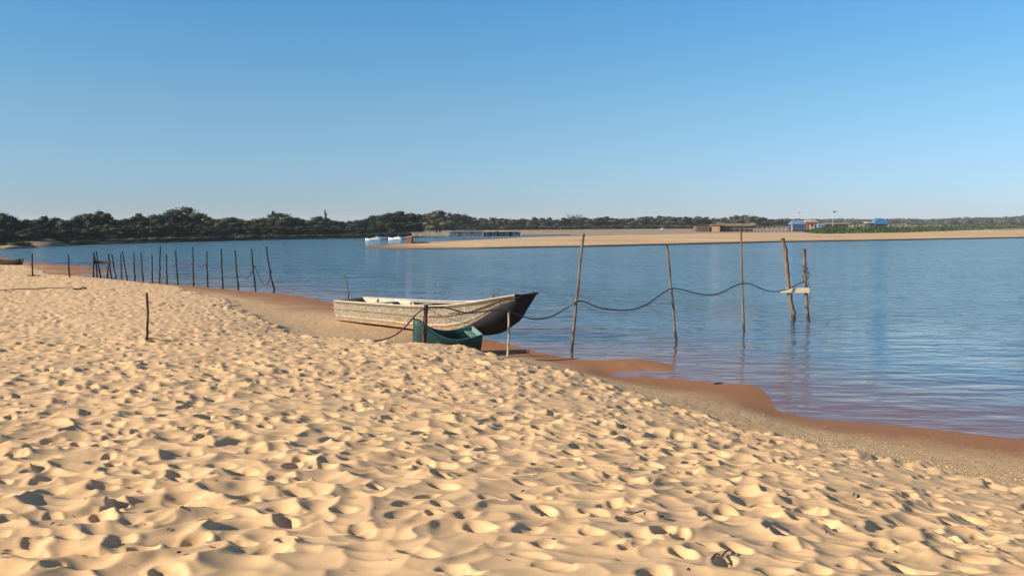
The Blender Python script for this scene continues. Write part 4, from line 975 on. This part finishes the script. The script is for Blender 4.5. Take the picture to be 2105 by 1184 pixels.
# blue hut
dh = 228; x0, x1 = seg(1628, 1657, dh); h = empty('blue_hut', ((x0 + x1) / 2, dh, .3)); tag(h, 'blue hut with light blue roof and rows of white panes, left of the green shrubs', 'hut')
w2 = (x1 - x0) / 2; zw = hz(461, dh) - .3
mb = MB(); mb.box((-w2, 0, .1), (w2, 3, zw)); mb.build('wall', M['blue'], h, False)
mb = MB(); mb.box((-w2 - .25, -.5, 0), (w2 + .5, 3.2, .1)); mb.build('deck', M['brown'], h, False)
gable(h, -w2, w2, 0, 3, zw, hz(454, dh) - .3 + .15, M['blue_lt'])
for rr_ in range(2):
    for cc in range(5):
        xx = -w2 + .35 + cc * (2 * w2 - .7) / 4.5; zz = .55 + rr_ * .95
        mb = MB(); mb.box((xx, -.04, zz), (xx + .36, -.003, zz + .5)); f_ = mb.build('window', M['blue_lt'], h, False)
        mb = MB(); mb.box((xx + .14, -.07, zz + .02), (xx + .2, -.042, zz + .48)); mb.build('mullion', M['blue'], f_, False)
mb = MB(); mb.box((-w2 - .06, -.07, .1), (-w2 + .1, .1, zw)); mb.build('corner_post', M['white'], h, False)
# flagpoles
def flag(px, ytop, ybase, dist, lab, fl):
    p = PD(px, ytop, dist); root = empty('flagpole', (p.x, dist, .3)); tag(root, lab, 'flagpole'); H_ = p.z - .3
    mb = MB(); mb.tube([(0, 0, 0), (.02, 0, H_ * .5), (0, 0, H_)], [.05, .04, .03], 6); mb.build('pole', M['white'], root)
    V = []; n = 6
    for i in range(n + 1):
        for j in range(3): V.append((.05 + i * fl / n, .08 * math.sin(i * 1.1), H_ - .05 - j * .28 * fl - .03 * i - (.10 * i if j == 2 else 0) * -.3))
    mesh_obj('flag', V, [(i * 3 + j, (i + 1) * 3 + j, (i + 1) * 3 + j + 1, i * 3 + j + 1) for i in range(n) for j in range(2)], M['dark_cloth'], root)
flag(1641, 436, 470, 232, 'thin flagpole with a small dark flag above the blue hut', .45)
flag(1713, 433, 470, 222, 'taller pale flagpole with a dark flag standing in the green shrubs', .75)
# red and white stall
dh = 236; x0, x1 = seg(1657, 1682, dh); h = empty('market_stall', ((x0 + x1) / 2, dh, .3)); w2 = (x1 - x0) / 2; tag(h, 'stall with a white peaked roof over a red fascia, right beside the blue hut', 'stall')
ze = hz(460, dh) - .3; zt = hz(456, dh) - .3
gable(h, -w2, w2, 0, 3, zt, hz(452, dh) - .3, M['reed'])
mb = MB(); mb.box((-w2 - .1, -.15, ze), (w2 + .1, -.05, zt)); mb.build('fascia', M['red'], h, False)
for xx in (-w2, -w2 * .33, w2 * .33, w2): mb = MB(); mb.box((xx - .06, -.03, 0), (xx + .06, .09, ze)); mb.build('post', M['white'], h, False)
mb = MB(); mb.box((-w2, 1.5, 0), (w2, 1.7, ze)); mb.build('back_wall', M['red'], h, False)
mb = MB(); mb.box((-.2, .6, 0), (.5, 1.0, ze * .8)); mb.build('counter', M['tan'], h, False)
dh = 232; x0, x1 = seg(1683, 1695, dh); h = empty('small_kiosk', ((x0 + x1) / 2, dh, .3)); w2 = (x1 - x0) / 2; tag(h, 'tiny pale blue kiosk with a pitched roof, right of the red and white stall', 'kiosk')
mb = MB(); mb.box((-w2, 0, 0), (w2, 2, hz(463, dh) - .3)); mb.build('wall', M['blue_lt'], h, False); gable(h, -w2, w2, 0, 2, hz(463, dh) - .3, hz(459, dh) - .3, M['blue_lt'], .15)
mb = MB(); mb.box((-.3, -.04, .5), (.3, -.003, hz(463, dh) - .6)); mb.build('window', M['white'], h, False)
# long dark shelter
dh = 262; x0, x1 = seg(1697, 1750, dh); h = empty('long_shelter', ((x0 + x1) / 2, dh, .4)); w2 = (x1 - x0) / 2; tag(h, 'long low dark-roofed shelter behind the green shrubs, under the taller flagpole', 'shelter')
gable(h, -w2, w2, 0, 4, hz(461, dh) - .4, hz(457.5, dh) - .4, M['thatch'])
for k in range(7): xx = -w2 + k * w2 / 3; mb = MB(); mb.box((xx - .06, 0, 0), (xx + .06, .12, hz(461, dh) - .4)); mb.build('post', M['brown'], h, False)
mb = MB(); mb.box((-w2, 2.5, 0), (w2, 2.7, hz(461, dh) - .4)); mb.build('back_wall', M['slate'], h, False)
# blue tent and white stall
dh = 262; x0, x1 = seg(1800, 1824, dh); h = empty('blue_tent', ((x0 + x1) / 2, dh, .4)); w2 = (x1 - x0) / 2; tag(h, 'bright blue domed tarpaulin tent above the green shrubs on the right', 'tent')
V = []; n = 12; zt = hz(448.5, dh) - .4; zb_ = hz(461, dh) - .4
for i in range(n + 1):
    th = math.pi * i / n
    for j in range(5):
        t = j / 4; V.append((-math.cos(th) * w2 * (1 - .10 * abs(t - .5)), t * 3.5, zb_ + (zt - zb_) * math.sin(th) ** .55 * (1 - .2 * abs(t - .5) ** 1.5)))
mesh_obj('canopy', V, [(i * 5 + j, (i + 1) * 5 + j, (i + 1) * 5 + j + 1, i * 5 + j + 1) for i in range(n) for j in range(4)], M['blue_tent'], h)
mb = MB(); mb.add([V[i * 5] for i in range(n + 1)], [tuple(range(n + 1))]); mb.build('front_panel', M['blue_tent'], h, False)
mb = MB(); mb.box((-w2, .3, 0), (w2, 3.2, zb_)); mb.build('base', M['dark_cloth'], h, False)
mb = MB(); mb.box((-w2 - .25, -.1, 0), (-w2 - .1, .05, zt * 1.02)); mb.build('mast', M['brown'], h, False)
dh = 262; x0, x1 = seg(1783, 1798, dh); h = empty('white_stall', ((x0 + x1) / 2, dh, .4)); w2 = (x1 - x0) / 2; tag(h, 'small flat white-roofed stall immediately left of the blue tent', 'stall')
mb = MB(); mb.box((-w2, 0, hz(458.3, dh) - .4), (w2, 3, hz(457, dh) - .4)); mb.build('roof', M['white'], h, False)
for xx in (-w2 + .1, 0, w2 - .1): mb = MB(); mb.box((xx - .06, .1, 0), (xx + .06, .22, hz(458.3, dh) - .4)); mb.build('post', M['slate'], h, False)
mb = MB(); mb.box((-w2, 1.6, 0), (w2, 1.8, hz(458.3, dh) - .4)); mb.build('back_wall', M['slate'], h, False)
# brown plank enclosure, tan shed, thatched shelter
dh = 224; z0 = .3
x0, x1 = seg(1431, 1459, dh); h = empty('plank_enclosure', ((x0 + x1) / 2, dh, z0)); w2 = (x1 - x0) / 2; tag(h, 'dark brown upright-plank enclosure standing alone on the mud flat, left of the tan shed', 'shed')
planks(h, -w2, w2, 0, hz(464.5, dh) - z0, 0, M['brown'], 'plank', .22)
mb = MB(); mb.box((-w2, .12, 0), (w2, 3.4, hz(465.2, dh) - z0)); mb.build('wall', M['brown'], h, False)
x0, x1 = seg(1463.5, 1480, dh); h = empty('tan_shed', ((x0 + x1) / 2, dh, z0)); w2 = (x1 - x0) / 2; tag(h, 'shed of light tan planks with a sloping top, right of the dark brown enclosure', 'shed')
planks(h, -w2, w2, 0, hz(464.5, dh) - z0, 0, M['tan'], 'plank', .24)
mb = MB(); mb.box((-w2, .12, 0), (w2, 3.0, hz(465, dh) - z0)); mb.build('wall', M['brown'], h, False)
mb = MB(); mb.add([(-w2 - .3, -.2, hz(463, dh) - z0), (w2 + .2, -.2, hz(462, dh) - z0), (w2 + .2, 3.2, hz(461, dh) - z0), (-w2 - .3, 3.2, hz(462, dh) - z0)], [(0, 1, 2, 3)]); o = mb.build('roof', M['thatch'], h, False); m_ = o.modifiers.new('s', 'SOLIDIFY'); m_.thickness = .12
dh = 226; x0, x1 = seg(1482, 1552, dh); h = empty('thatched_shelter', ((x0 + x1) / 2, dh, z0)); w2 = (x1 - x0) / 2; tag(h, 'long open thatched shelter with many posts, right of the tan shed', 'shelter')
V = []; n = 24
for i in range(n + 1):
    t = i / n; xx = -w2 - .5 + (2 * w2 + .8) * t; sag = .12 * noise.noise(Vector((t * 9, 0, 2))) + .25 * (abs(t - .5) * 2) ** 4
    for yy, zz in ((-.4, hz(464, dh)), (1.5, hz(459.5, dh)), (3.6, hz(463, dh))): V.append((xx, yy, zz - z0 + sag + .05 * noise.noise(Vector((t * 30, yy, 0)))))
o = mesh_obj('roof', V, [(i * 3 + j, (i + 1) * 3 + j, (i + 1) * 3 + j + 1, i * 3 + j + 1) for i in range(n) for j in range(2)], M['thatch'], h, False); m_ = o.modifiers.new('s', 'SOLIDIFY'); m_.thickness = .2
for k in range(13): xx = -w2 + k * w2 / 6; mb = MB(); mb.box((xx - .06, -.05, 0), (xx + .06, .07, hz(464, dh) - z0 + .1)); mb.build('post', M['brown'], h, False)
mb = MB(); mb.box((-w2, .8, 0), (-w2 * .35, 2.5, hz(465, dh) - z0)); mb.build('room', M['brown'], h, False)
mb = MB(); mb.box((-w2 * .35, 1.8, 0), (w2, 2.0, (hz(466, dh) - z0) * .55)); mb.build('back_wall', M['brown'], h, False)
for k in range(9): xx = -w2 * .3 + k * w2 * .15; mb = MB(); mb.box((xx - .13, .9, 0), (xx + .13, 1.1, .75)); mb.build('stool', M['white' if k % 2 else 'red'], h, False)
# reed fence, long dark shed, tarpaulin stalls
dh = 160; x0, x1 = seg(846, 922, dh); h = empty('reed_fence', ((x0 + x1) / 2, dh, .3)); w2 = (x1 - x0) / 2; tag(h, 'pale fence of upright reed stakes running left from the long dark shed', 'fence')
planks(h, -w2, w2, 0, hz(477.5, dh) - .3, 0, M['reed'], 'stake', .13, .05, .025, .25)
mb = MB(); mb.box((-w2, .06, .35), (w2, .1, .42)); mb.box((-w2, .06, .7), (w2, .1, .76)); mb.build('rail', M['reed'], h, False)
mb = MB(); mb.box((w2 * .42, .1, 0), (w2 * .44, .2, hz(473.5, dh) - .3)); mb.build('post', M['white'], h, False)
dh = 158; x0, x1 = seg(925, 991, dh); h = empty('long_shed', ((x0 + x1) / 2, dh, .25)); w2 = (x1 - x0) / 2; tag(h, 'long low dark shed with blue-grey panels, between the reed fence and tarpaulin stalls', 'shed')
ze = hz(477, dh) - .25
gable(h, -w2, w2, 0, 3, ze, hz(473, dh) - .25, M['slate'], .15)
xs_ = np.linspace(-w2, w2, 9)
for k in range(8):
    mt = [M['slate'], M['slate'], M['tan'], M['slate'], M['slate'], M['white'], M['slate'], M['slate']][k]
    mb = MB(); mb.box((xs_[k] + .03, 0 if mt == M['slate'] else .5, 0), (xs_[k + 1] - .03, .08 if mt == M['slate'] else .58, ze if mt == M['slate'] else ze * .7)); mb.build('panel', mt, h, False)
for k in range(9): mb = MB(); mb.box((xs_[k] - .05, -.05, 0), (xs_[k] + .05, .05, ze)); mb.build('post', M['blue_lt'] if k in (0, 3) else M['slate'], h, False)
mb = MB(); mb.box((-w2, 1.8, 0), (w2, 1.9, ze)); mb.build('back_wall', M['dark_cloth'], h, False)
tl = ['pale grey sagging tarpaulin stall touching the right end of the long dark shed', 'grey tarpaulin stall, middle of three right of the long shed', 'darkest tarpaulin stall, farthest right of the three']
for k, (a, b) in enumerate(((993, 1020), (1020, 1044), (1044, 1070))):
    dh = 159; x0, x1 = seg(a, b, dh); h = empty('tarpaulin_stall', ((x0 + x1) / 2, dh, .25)); w2 = (x1 - x0) / 2; tag(h, tl[k], 'stall', 'tarpaulin stalls beside the long shed')
    V = []; n = 12
    for i in range(n + 1):
        t = i / n; xx = -w2 + 2 * w2 * t
        for j in range(4): V.append((xx, -.2 + j * .9, hz(476.5, dh) - .25 + .14 * noise.noise(Vector((t * 4 + k * 5, j * .7, 1))) + .10 * (1 - abs(j - 1.5) / 1.5)))
    mesh_obj('canopy', V, [(i * 4 + j, (i + 1) * 4 + j, (i + 1) * 4 + j + 1, i * 4 + j + 1) for i in range(n) for j in range(3)], M['tarp_grey'], h)
    for xx in (-w2 + .08, 0, w2 - .08): mb = MB(); mb.box((xx - .04, 0, 0), (xx + .04, .08, hz(477, dh) - .25)); mb.build('post', M['slate'], h, False)
    mb = MB()
    for i in range(14): q = Vector((random.uniform(-w2 + .2, w2 - .2), random.uniform(.3, 2), 0)); s = random.uniform(.12, .3); mb.box(q, q + Vector((s, s, random.uniform(.3, .85))))
    tag(mb.build('stacked_goods', M['tarp_grey'], h, False), kind='stuff')
    mb = MB(); mb.box((-w2, 2.1, 0), (w2, 2.2, hz(477, dh) - .25)); mb.build('back_wall', M['dark_cloth'], h, False)
# low log line
a = P(1072, 485.0, .3); b = P(1174, 483.5, .3)
mb = MB(); mb.tube([a + (b - a) * t + Vector((0, .3 * math.sin(t * 9), .06 + .04 * math.sin(t * 31))) for t in np.linspace(0, 1, 14)], .07, 6); tag(mb.build('drift_log', M['pole_dark']), 'long dark log lying on the mud right of the tarpaulin stalls', 'log')
# rail fences on the flats
def rail_fence(pxa, pxb, ya, yb, z0, lab, mat='reed', nrail=2, step=2.2, hgt=1.0):
    A = P(pxa, ya, z0); B_ = P(pxb, yb, z0); root = empty('rail_fence', (A.x, A.y, z0)); tag(root, lab, 'fence'); v = B_ - A; n = min(60, max(2, int(v.length / step)))
    me = None
    for i in range(n + 1):
        p = v * (i / n)
        if me is None: mb = MB(); mb.box((-.07, -.07, -.1), (.07, .07, hgt)); o = mb.build('post', M[mat], root, False); me = o.data
        else: o = bpy.data.objects.new('post', me); C.objects.link(o); o.parent = root
        o.location = p
    for k in range(nrail):
        zz = hgt * (.95 - .45 * k); mb = MB(); mb.tube([(0, 0, zz), v * .5 + Vector((0, 0, zz)), v + Vector((0, 0, zz))], .05, 5); mb.build('rail', M[mat], root)
rail_fence(1556, 1626, 472.5, 472.5, .4, 'pale two-rail fence between the thatched shelter and the blue hut', step=1.4)
rail_fence(1552, 1625, 477, 477.5, .3, 'low grey fence in front of the pale two-rail one, left of the blue hut', 'slate', 1, .9, .7)
rail_fence(1826, 1862, 466, 466, .45, 'pale fence starting at the right side of the blue tent', 'white', 1, 3, 1.2)
rail_fence(1925, 2300, 465, 463, .5, 'distant pale fence above the shrubs at the right edge', 'reed', 1, 6, 1.1)
rail_fence(1752, 1782, 466, 466, .45, 'short pale fence left of the white-roofed stall', 'reed', 1, 3, 1.0)
# parked things and clutter far right
def small_car(px, y, z0, mat, lab, L_=4.2, sc=.55):
    p = P(px, y, z0); root = empty('parked_car', (p.x, p.y, z0), random.uniform(-.2, .2)); root.scale = (sc, sc, sc); tag(root, lab, 'car')
    V = []; pr = [(-.5, .25), (-.5, .6), (-.3, .68), (-.18, 1.0), (.18, 1.0), (.33, .66), (.5, .55), (.5, .25)]
    for yy in (-.8, .8):
        for a_, b_ in pr: V.append((a_ * L_, yy * (1 if b_ < .8 else .8), b_ * 1.45))
    n = 8; mesh_obj('body', V, [tuple(range(n)), tuple(reversed(range(n, 2 * n)))] + [(i, n + i, n + (i + 1) % n, (i + 1) % n) for i in range(n)], M[mat], root, False)
    for sx_ in (-.3, .3):
        for yy in (-.8, .8):
            mb = MB(); mb.tube([(sx_ * L_, yy - .1, .32), (sx_ * L_, yy + .1, .32)], .32, 12); mb.build('wheel', M['dark_cloth'], root)
    for yy in (-.72, .72):
        mb = MB(); mb.add([(-.24 * L_, yy * .985 + math.copysign(.06, yy), 1.02), (.26 * L_, yy * .985 + math.copysign(.06, yy), 1.02), (.15 * L_, yy * .93 + math.copysign(.02, yy), 1.36), (-.16 * L_, yy * .93 + math.copysign(.02, yy), 1.36)], [(0, 1, 2, 3)]); mb.build('window', M['dark_cloth'], root, False)
small_car(1362, 474.2, .4, 'white', 'tiny white vehicle parked on the mud flat left of the brown enclosure', 3, .45)
small_car(1943, 466, .45, 'dark_cloth', 'dark vehicle behind the green shrubs on the right')
small_car(1985, 466, .45, 'red', 'dark red vehicle right of the dark one behind the shrubs')
small_car(2005, 466, .45, 'slate', 'grey vehicle right of the dark red one behind the shrubs')
small_car(2075, 464, .45, 'slate', 'grey vehicle nearest the right edge behind the shrubs')

# ---------------------------------------------------------------- white covered boats in the back channel
def covered_boat(px, y, L_, hh, lab, rz):
    p = P(px, y, 0); root = empty('covered_boat', (p.x, p.y, 0), rz); tag(root, lab, 'boat', 'white covered boats in the back channel')
    V = []; Fq = []; n = 14
    for i in range(n + 1):
        s = i / n; hw = .5 * (1 - max(0, (s - .55) / .45) ** 2 * .97); zt = .28 + .3 * max(0, s - .5) ** 1.5
        for u, zf in ((-1, 1), (-.75, 0), (0, -.15), (.75, 0), (1, 1)): V.append(((s - .5) * L_, u * hw, max(-.15, zt * zf if zf > 0 else zf)))
    for i in range(n):
        for j in range(4): Fq.append((i * 5 + j, i * 5 + j + 1, (i + 1) * 5 + j + 1, (i + 1) * 5 + j))
    o = mesh_obj('hull', V, Fq, M['white'], root); m_ = o.modifiers.new('s', 'SOLIDIFY'); m_.thickness = .04
    V = []; m = 10; k = 8
    for i in range(m + 1):
        t = i / m; rr_ = math.sin(math.pi * min(1, max(0, t))) ** .4 if 0 < t < 1 else .25
        for j in range(k + 1):
            th = math.pi * j / k; V.append(((-.45 + .55 * t) * L_, -math.cos(th) * .46, .28 + math.sin(th) * hh * rr_ * (.85 + .2 * noise.noise(Vector((t * 4, j, px * .1))))))
    mesh_obj('canopy', V, [(i * (k + 1) + j, (i + 1) * (k + 1) + j, (i + 1) * (k + 1) + j + 1, i * (k + 1) + j + 1) for i in range(m) for j in range(k)], M['white'], root)
    mb = MB(); mb.box((-.49 * L_, -.45, .0), (-.46 * L_, .45, .27)); mb.build('transom', M['white'], root, False)
covered_boat(766, 494.6, 2.3, .20, 'left white covered boat moored off the tip of the sandbar', 3.3)
covered_boat(812, 493.2, 2.3, .26, 'right white covered boat moored off the tip of the sandbar', 3.0)
for px, y, L_, lab in ((787, 492.2, 2.4, 'low blue-grey open boat between the two white covered boats'), (830, 492, 2.0, 'low blue-grey open boat right of the white covered boats')):
    p = P(px, y + .8, 0); V = []; n = 12
    for i in range(n + 1):
        s = i / n; hw = .6 * (1 - abs(2 * s - 1) ** 3)+.02; zt = .5 + .25 * abs(2 * s - 1) ** 2
        for u, zf in ((-1, 1), (-.7, 0), (0, 0), (.7, 0), (1, 1)): V.append(((s - .5) * L_, u * hw, zt * zf - .1))
    root = empty('open_boat', (p.x, p.y, 0), .1); tag(root, lab, 'boat')
    o = mesh_obj('hull', V, [(i * 5 + j, i * 5 + j + 1, (i + 1) * 5 + j + 1, (i + 1) * 5 + j) for i in range(n) for j in range(4)], M['blue_lt'], root); m_ = o.modifiers.new('s', 'SOLIDIFY'); m_.thickness = .04
    mb = MB(); mb.box((-.3, -.5, .28), (-.05, .5, .32)); mb.build('thwart', M['white'], root, False)
# rusty hut-like stern on the sandbar tip
p = P(841, 499.5, .05); root = empty('rusty_cabin', (p.x, p.y, 0)); tag(root, 'small rusty orange cabin with a pale top on the left end of the sandbar', 'cabin')
mb = MB(); mb.add([(-.6, 0, 0), (.35, 0, 0), (.35, 0, 1.0), (-.35, 0, .85), (-.6, .9, 0), (.35, .9, 0), (.35, .9, 1.0), (-.35, .9, .85)], [(0, 1, 2, 3), (7, 6, 5, 4), (0, 3, 7, 4), (1, 5, 6, 2), (2, 6, 7, 3)]); mb.build('wall', M['orange'], root, False)
mb = MB(); mb.add([(-.5, -.1, .9), (.45, -.1, 1.05), (.45, 1, 1.05), (-.5, 1, .9)], [(0, 1, 2, 3)]); o = mb.build('roof', M['white'], root, False); m_ = o.modifiers.new('s', 'SOLIDIFY'); m_.thickness = .08
mb = MB(); mb.box((.36, .1, .0), (.5, .7, .95)); mb.build('door', M['brown'], root, False)
mb = MB(); r = random.Random(9)
for i in range(40):
    q = P(846 + 35 * r.random() ** 1.4, 499.6 + r.uniform(-.5, .6), .15); s = r.uniform(.05, .16); mb.box(q - Vector((s, s, .1)), q + Vector((s * 1.5, s, s)))
tag(mb.build('driftwood', M['pole_dark'], None, False), 'dark driftwood litter trailing right of the rusty cabin', 'driftwood', kind='stuff')

# ---------------------------------------------------------------- twigs, stones and litter on the beach
def twig(pxs, rad, label, h=.012, group=None):
    pts_ = [G(a, b) + Vector((0, 0, h)) for a, b in pxs]; out = []
    for i in range(len(pts_) - 1):
        for k in range(3): out.append(pts_[i].lerp(pts_[i + 1], k / 3) + Vector((0, 0, random.uniform(0, .004))))
    out.append(pts_[-1]); m = len(out); mb = MB(); mb.tube(out, [rad * (1 - .6 * abs(i / (m - 1) - .4)) for i in range(m)], 6)
    return tag(mb.build('twig', M['twig']), label, 'twig', group)
twig([(1283, 1058), (1303, 1060), (1325, 1053)], .005, 'thin bent twig on the sand, left of the curled bark scrap')
twig([(1352, 1064), (1357, 1068), (1364, 1066)], .007, 'small curled scrap of bark in a sand hollow')
twig([(1462, 1155), (1470, 1149), (1480, 1145)], .005, 'leftmost of three short dark twigs near the bottom of the photo')
twig([(1484, 1151), (1490, 1142), (1499, 1136)], .005, 'middle twig of the three, the longest curved one')
twig([(1503, 1146), (1507, 1139)], .004, 'rightmost and shortest of the three twigs near the bottom')
twig([(1754, 1024), (1757, 1018)], .006, 'tiny upright twig right of the bark scrap')
twig([(105, 1083), (113, 1079)], .004, 'tiny twig in the lower left corner of the sand')
twig([(1697, 1099), (1701, 1100)], .007, 'small dark seed pod lying on bright sand, lower right')
twig([(364, 1140), (373, 1141)], .006, 'small dark chip of bark in the lower left sand')
twig([(0, 598), (22, 597), (40, 596), (70, 596), (92, 594), (120, 594), (153, 592)], .02, 'long thin dark line along the sand near the left edge', .03)  # thin dark tube following the sand surface
twig([(150, 597), (164, 596), (172, 593), (170, 590)], .028, 'short dark hooked line at the right end of the long one', .03)  # shorter, thicker dark tube with a hooked end
twig([(57, 568), (70, 567), (82, 568)], .03, 'short dark strip across the foot of the leftmost lone stake', .03)  # dark bar crossing at ground level
tw = twig([(1100, 741), (1125, 742), (1150, 741), (1175, 739), (1192, 736)], .008, 'thin dark curved line on the wet sand below the first water post', .01); tw.name = 'cord'; tw['category'] = 'cord'  # slim dark tube laid along the wet sand
twig([(1468, 791), (1478, 789), (1485, 789)], .02, 'small dark clump at the waterline left of the boarded posts', .01)
# scattered bark chips and leaf bits
mb = MB(); r = random.Random(77)
for i in range(130):
    px, py = r.uniform(-100, 2200), r.uniform(650, 1180)
    q = G(px, py)
    if ground(q.x, q.y) < .15: continue
    s_ = r.uniform(.004, .013); a_ = r.uniform(0, 6.28); u = Vector((math.cos(a_), math.sin(a_), 0)) * s_ * r.uniform(1, 3); v = Vector((-math.sin(a_), math.cos(a_), 0)) * s_ * .6; c = q + Vector((0, 0, .004))
    mb.add([c - u, c - v, c + u, c + v, c + Vector((0, 0, s_ * .5))], [(0, 1, 4), (1, 2, 4), (2, 3, 4), (3, 0, 4)])
tag(mb.build('leaf_litter', M['twig'], None, False), 'tiny dark bark chips and leaf bits scattered over the dry sand', 'litter', kind='stuff')
# crumbs of shell grit and sand clods on the upper wet beach
mb = MB(); r = random.Random(21); ed = [(1040, 738), (1166, 768), (1316, 815), (1482, 868), (1748, 926), (2105, 1000), (2300, 1040)]; wl = [(1040, 728), (1166, 752), (1316, 790), (1482, 820), (1600, 850), (1748, 880), (2105, 925), (2300, 950)]
for i in range(4500):
    px = 1040 + 1200 * r.random() ** .8; t = min(1, abs(r.gauss(0, .42))); y = interp(ed, px) * (1 - t) + interp(wl, px) * t
    q = P(px, y, .40 * (1 - t) + .12 * t); zz = ground(q.x, q.y); s = r.uniform(.004, .011) * (1.6 if r.random() < .08 else 1)
    c = Vector((q.x, q.y, zz + s * .3)); a_ = r.uniform(0, 6.28); ca, sa = math.cos(a_) * s, math.sin(a_) * s
    mb.add([c + Vector((ca, sa, 0)), c + Vector((-sa, ca, 0)) * .8, c - Vector((ca, sa, 0)), c - Vector((-sa, ca, 0)) * .8, c + Vector((0, 0, s * .9)), c - Vector((0, 0, s * .8))], [(0, 1, 4), (1, 2, 4), (2, 3, 4), (3, 0, 4), (1, 0, 5), (2, 1, 5), (3, 2, 5), (0, 3, 5)])
M['grit'] = leaf_material('shell_grit', (.16, .10, .055), (.36, .25, .14), (.50, .38, .24), .1)
tag(mb.build('shell_grit', M['grit'], None, False), 'pale crumbs of sand and shell grit strewn above the waterline', 'grit', kind='stuff')

# ---------------------------------------------------------------- air
mb = MB(); mb.box((-2600, -200, -5.5), (2600, 2600, 14)); hm = bpy.data.materials.new('air'); hm.use_nodes = True; hn = hm.node_tree
hn.nodes.remove(hn.nodes['Principled BSDF']); pv = hn.nodes.new('ShaderNodeVolumePrincipled'); pv.inputs['Density'].default_value = .00022; pv.inputs['Color'].default_value = (.86, .92, 1, 1); pv.inputs['Anisotropy'].default_value = 0
hn.links.new(pv.outputs[0], hn.nodes['Material Output'].inputs['Volume'])
tag(mb.build('haze', hm, None, False), kind='stuff')

# ---------------------------------------------------------------- labels that single out each of several look-alikes
from collections import defaultdict
bpy.context.view_layer.update()
dup_ = defaultdict(list)
for o in S.objects:
    if o.parent is None and 'label' in o: dup_[o['label']].append(o)
NUM = ['', 'one', 'two', 'three', 'four', 'five', 'six', 'seven', 'eight']; ORD = ['leftmost', 'second', 'third', 'fourth', 'fifth', 'sixth', 'seventh']
for lab, L_ in dup_.items():
    if len(L_) < 2 or len(L_) > 8 or 'past the' in lab: continue
    L_.sort(key=lambda o: o.location.x / max(o.location.y, 1))
    for i, o in enumerate(L_):
        if len(L_) == 2: t = ('left', 'right')[i] + ' of two: '
        elif i == len(L_) - 1: t = 'rightmost of %s: ' % NUM[len(L_)]
        else: t = ORD[i] + ('' if i == 0 else '') + ' of %s: ' % NUM[len(L_)]
        o['label'] = t + lab.replace(' in the far wood', '').replace(' at the front of the wood', '').replace(' at the water side of the far bank', ' by the water').replace(' in the distant tree line', ' in the tree line').replace(' under the distant tree line', '').replace(' undergrowth', '')
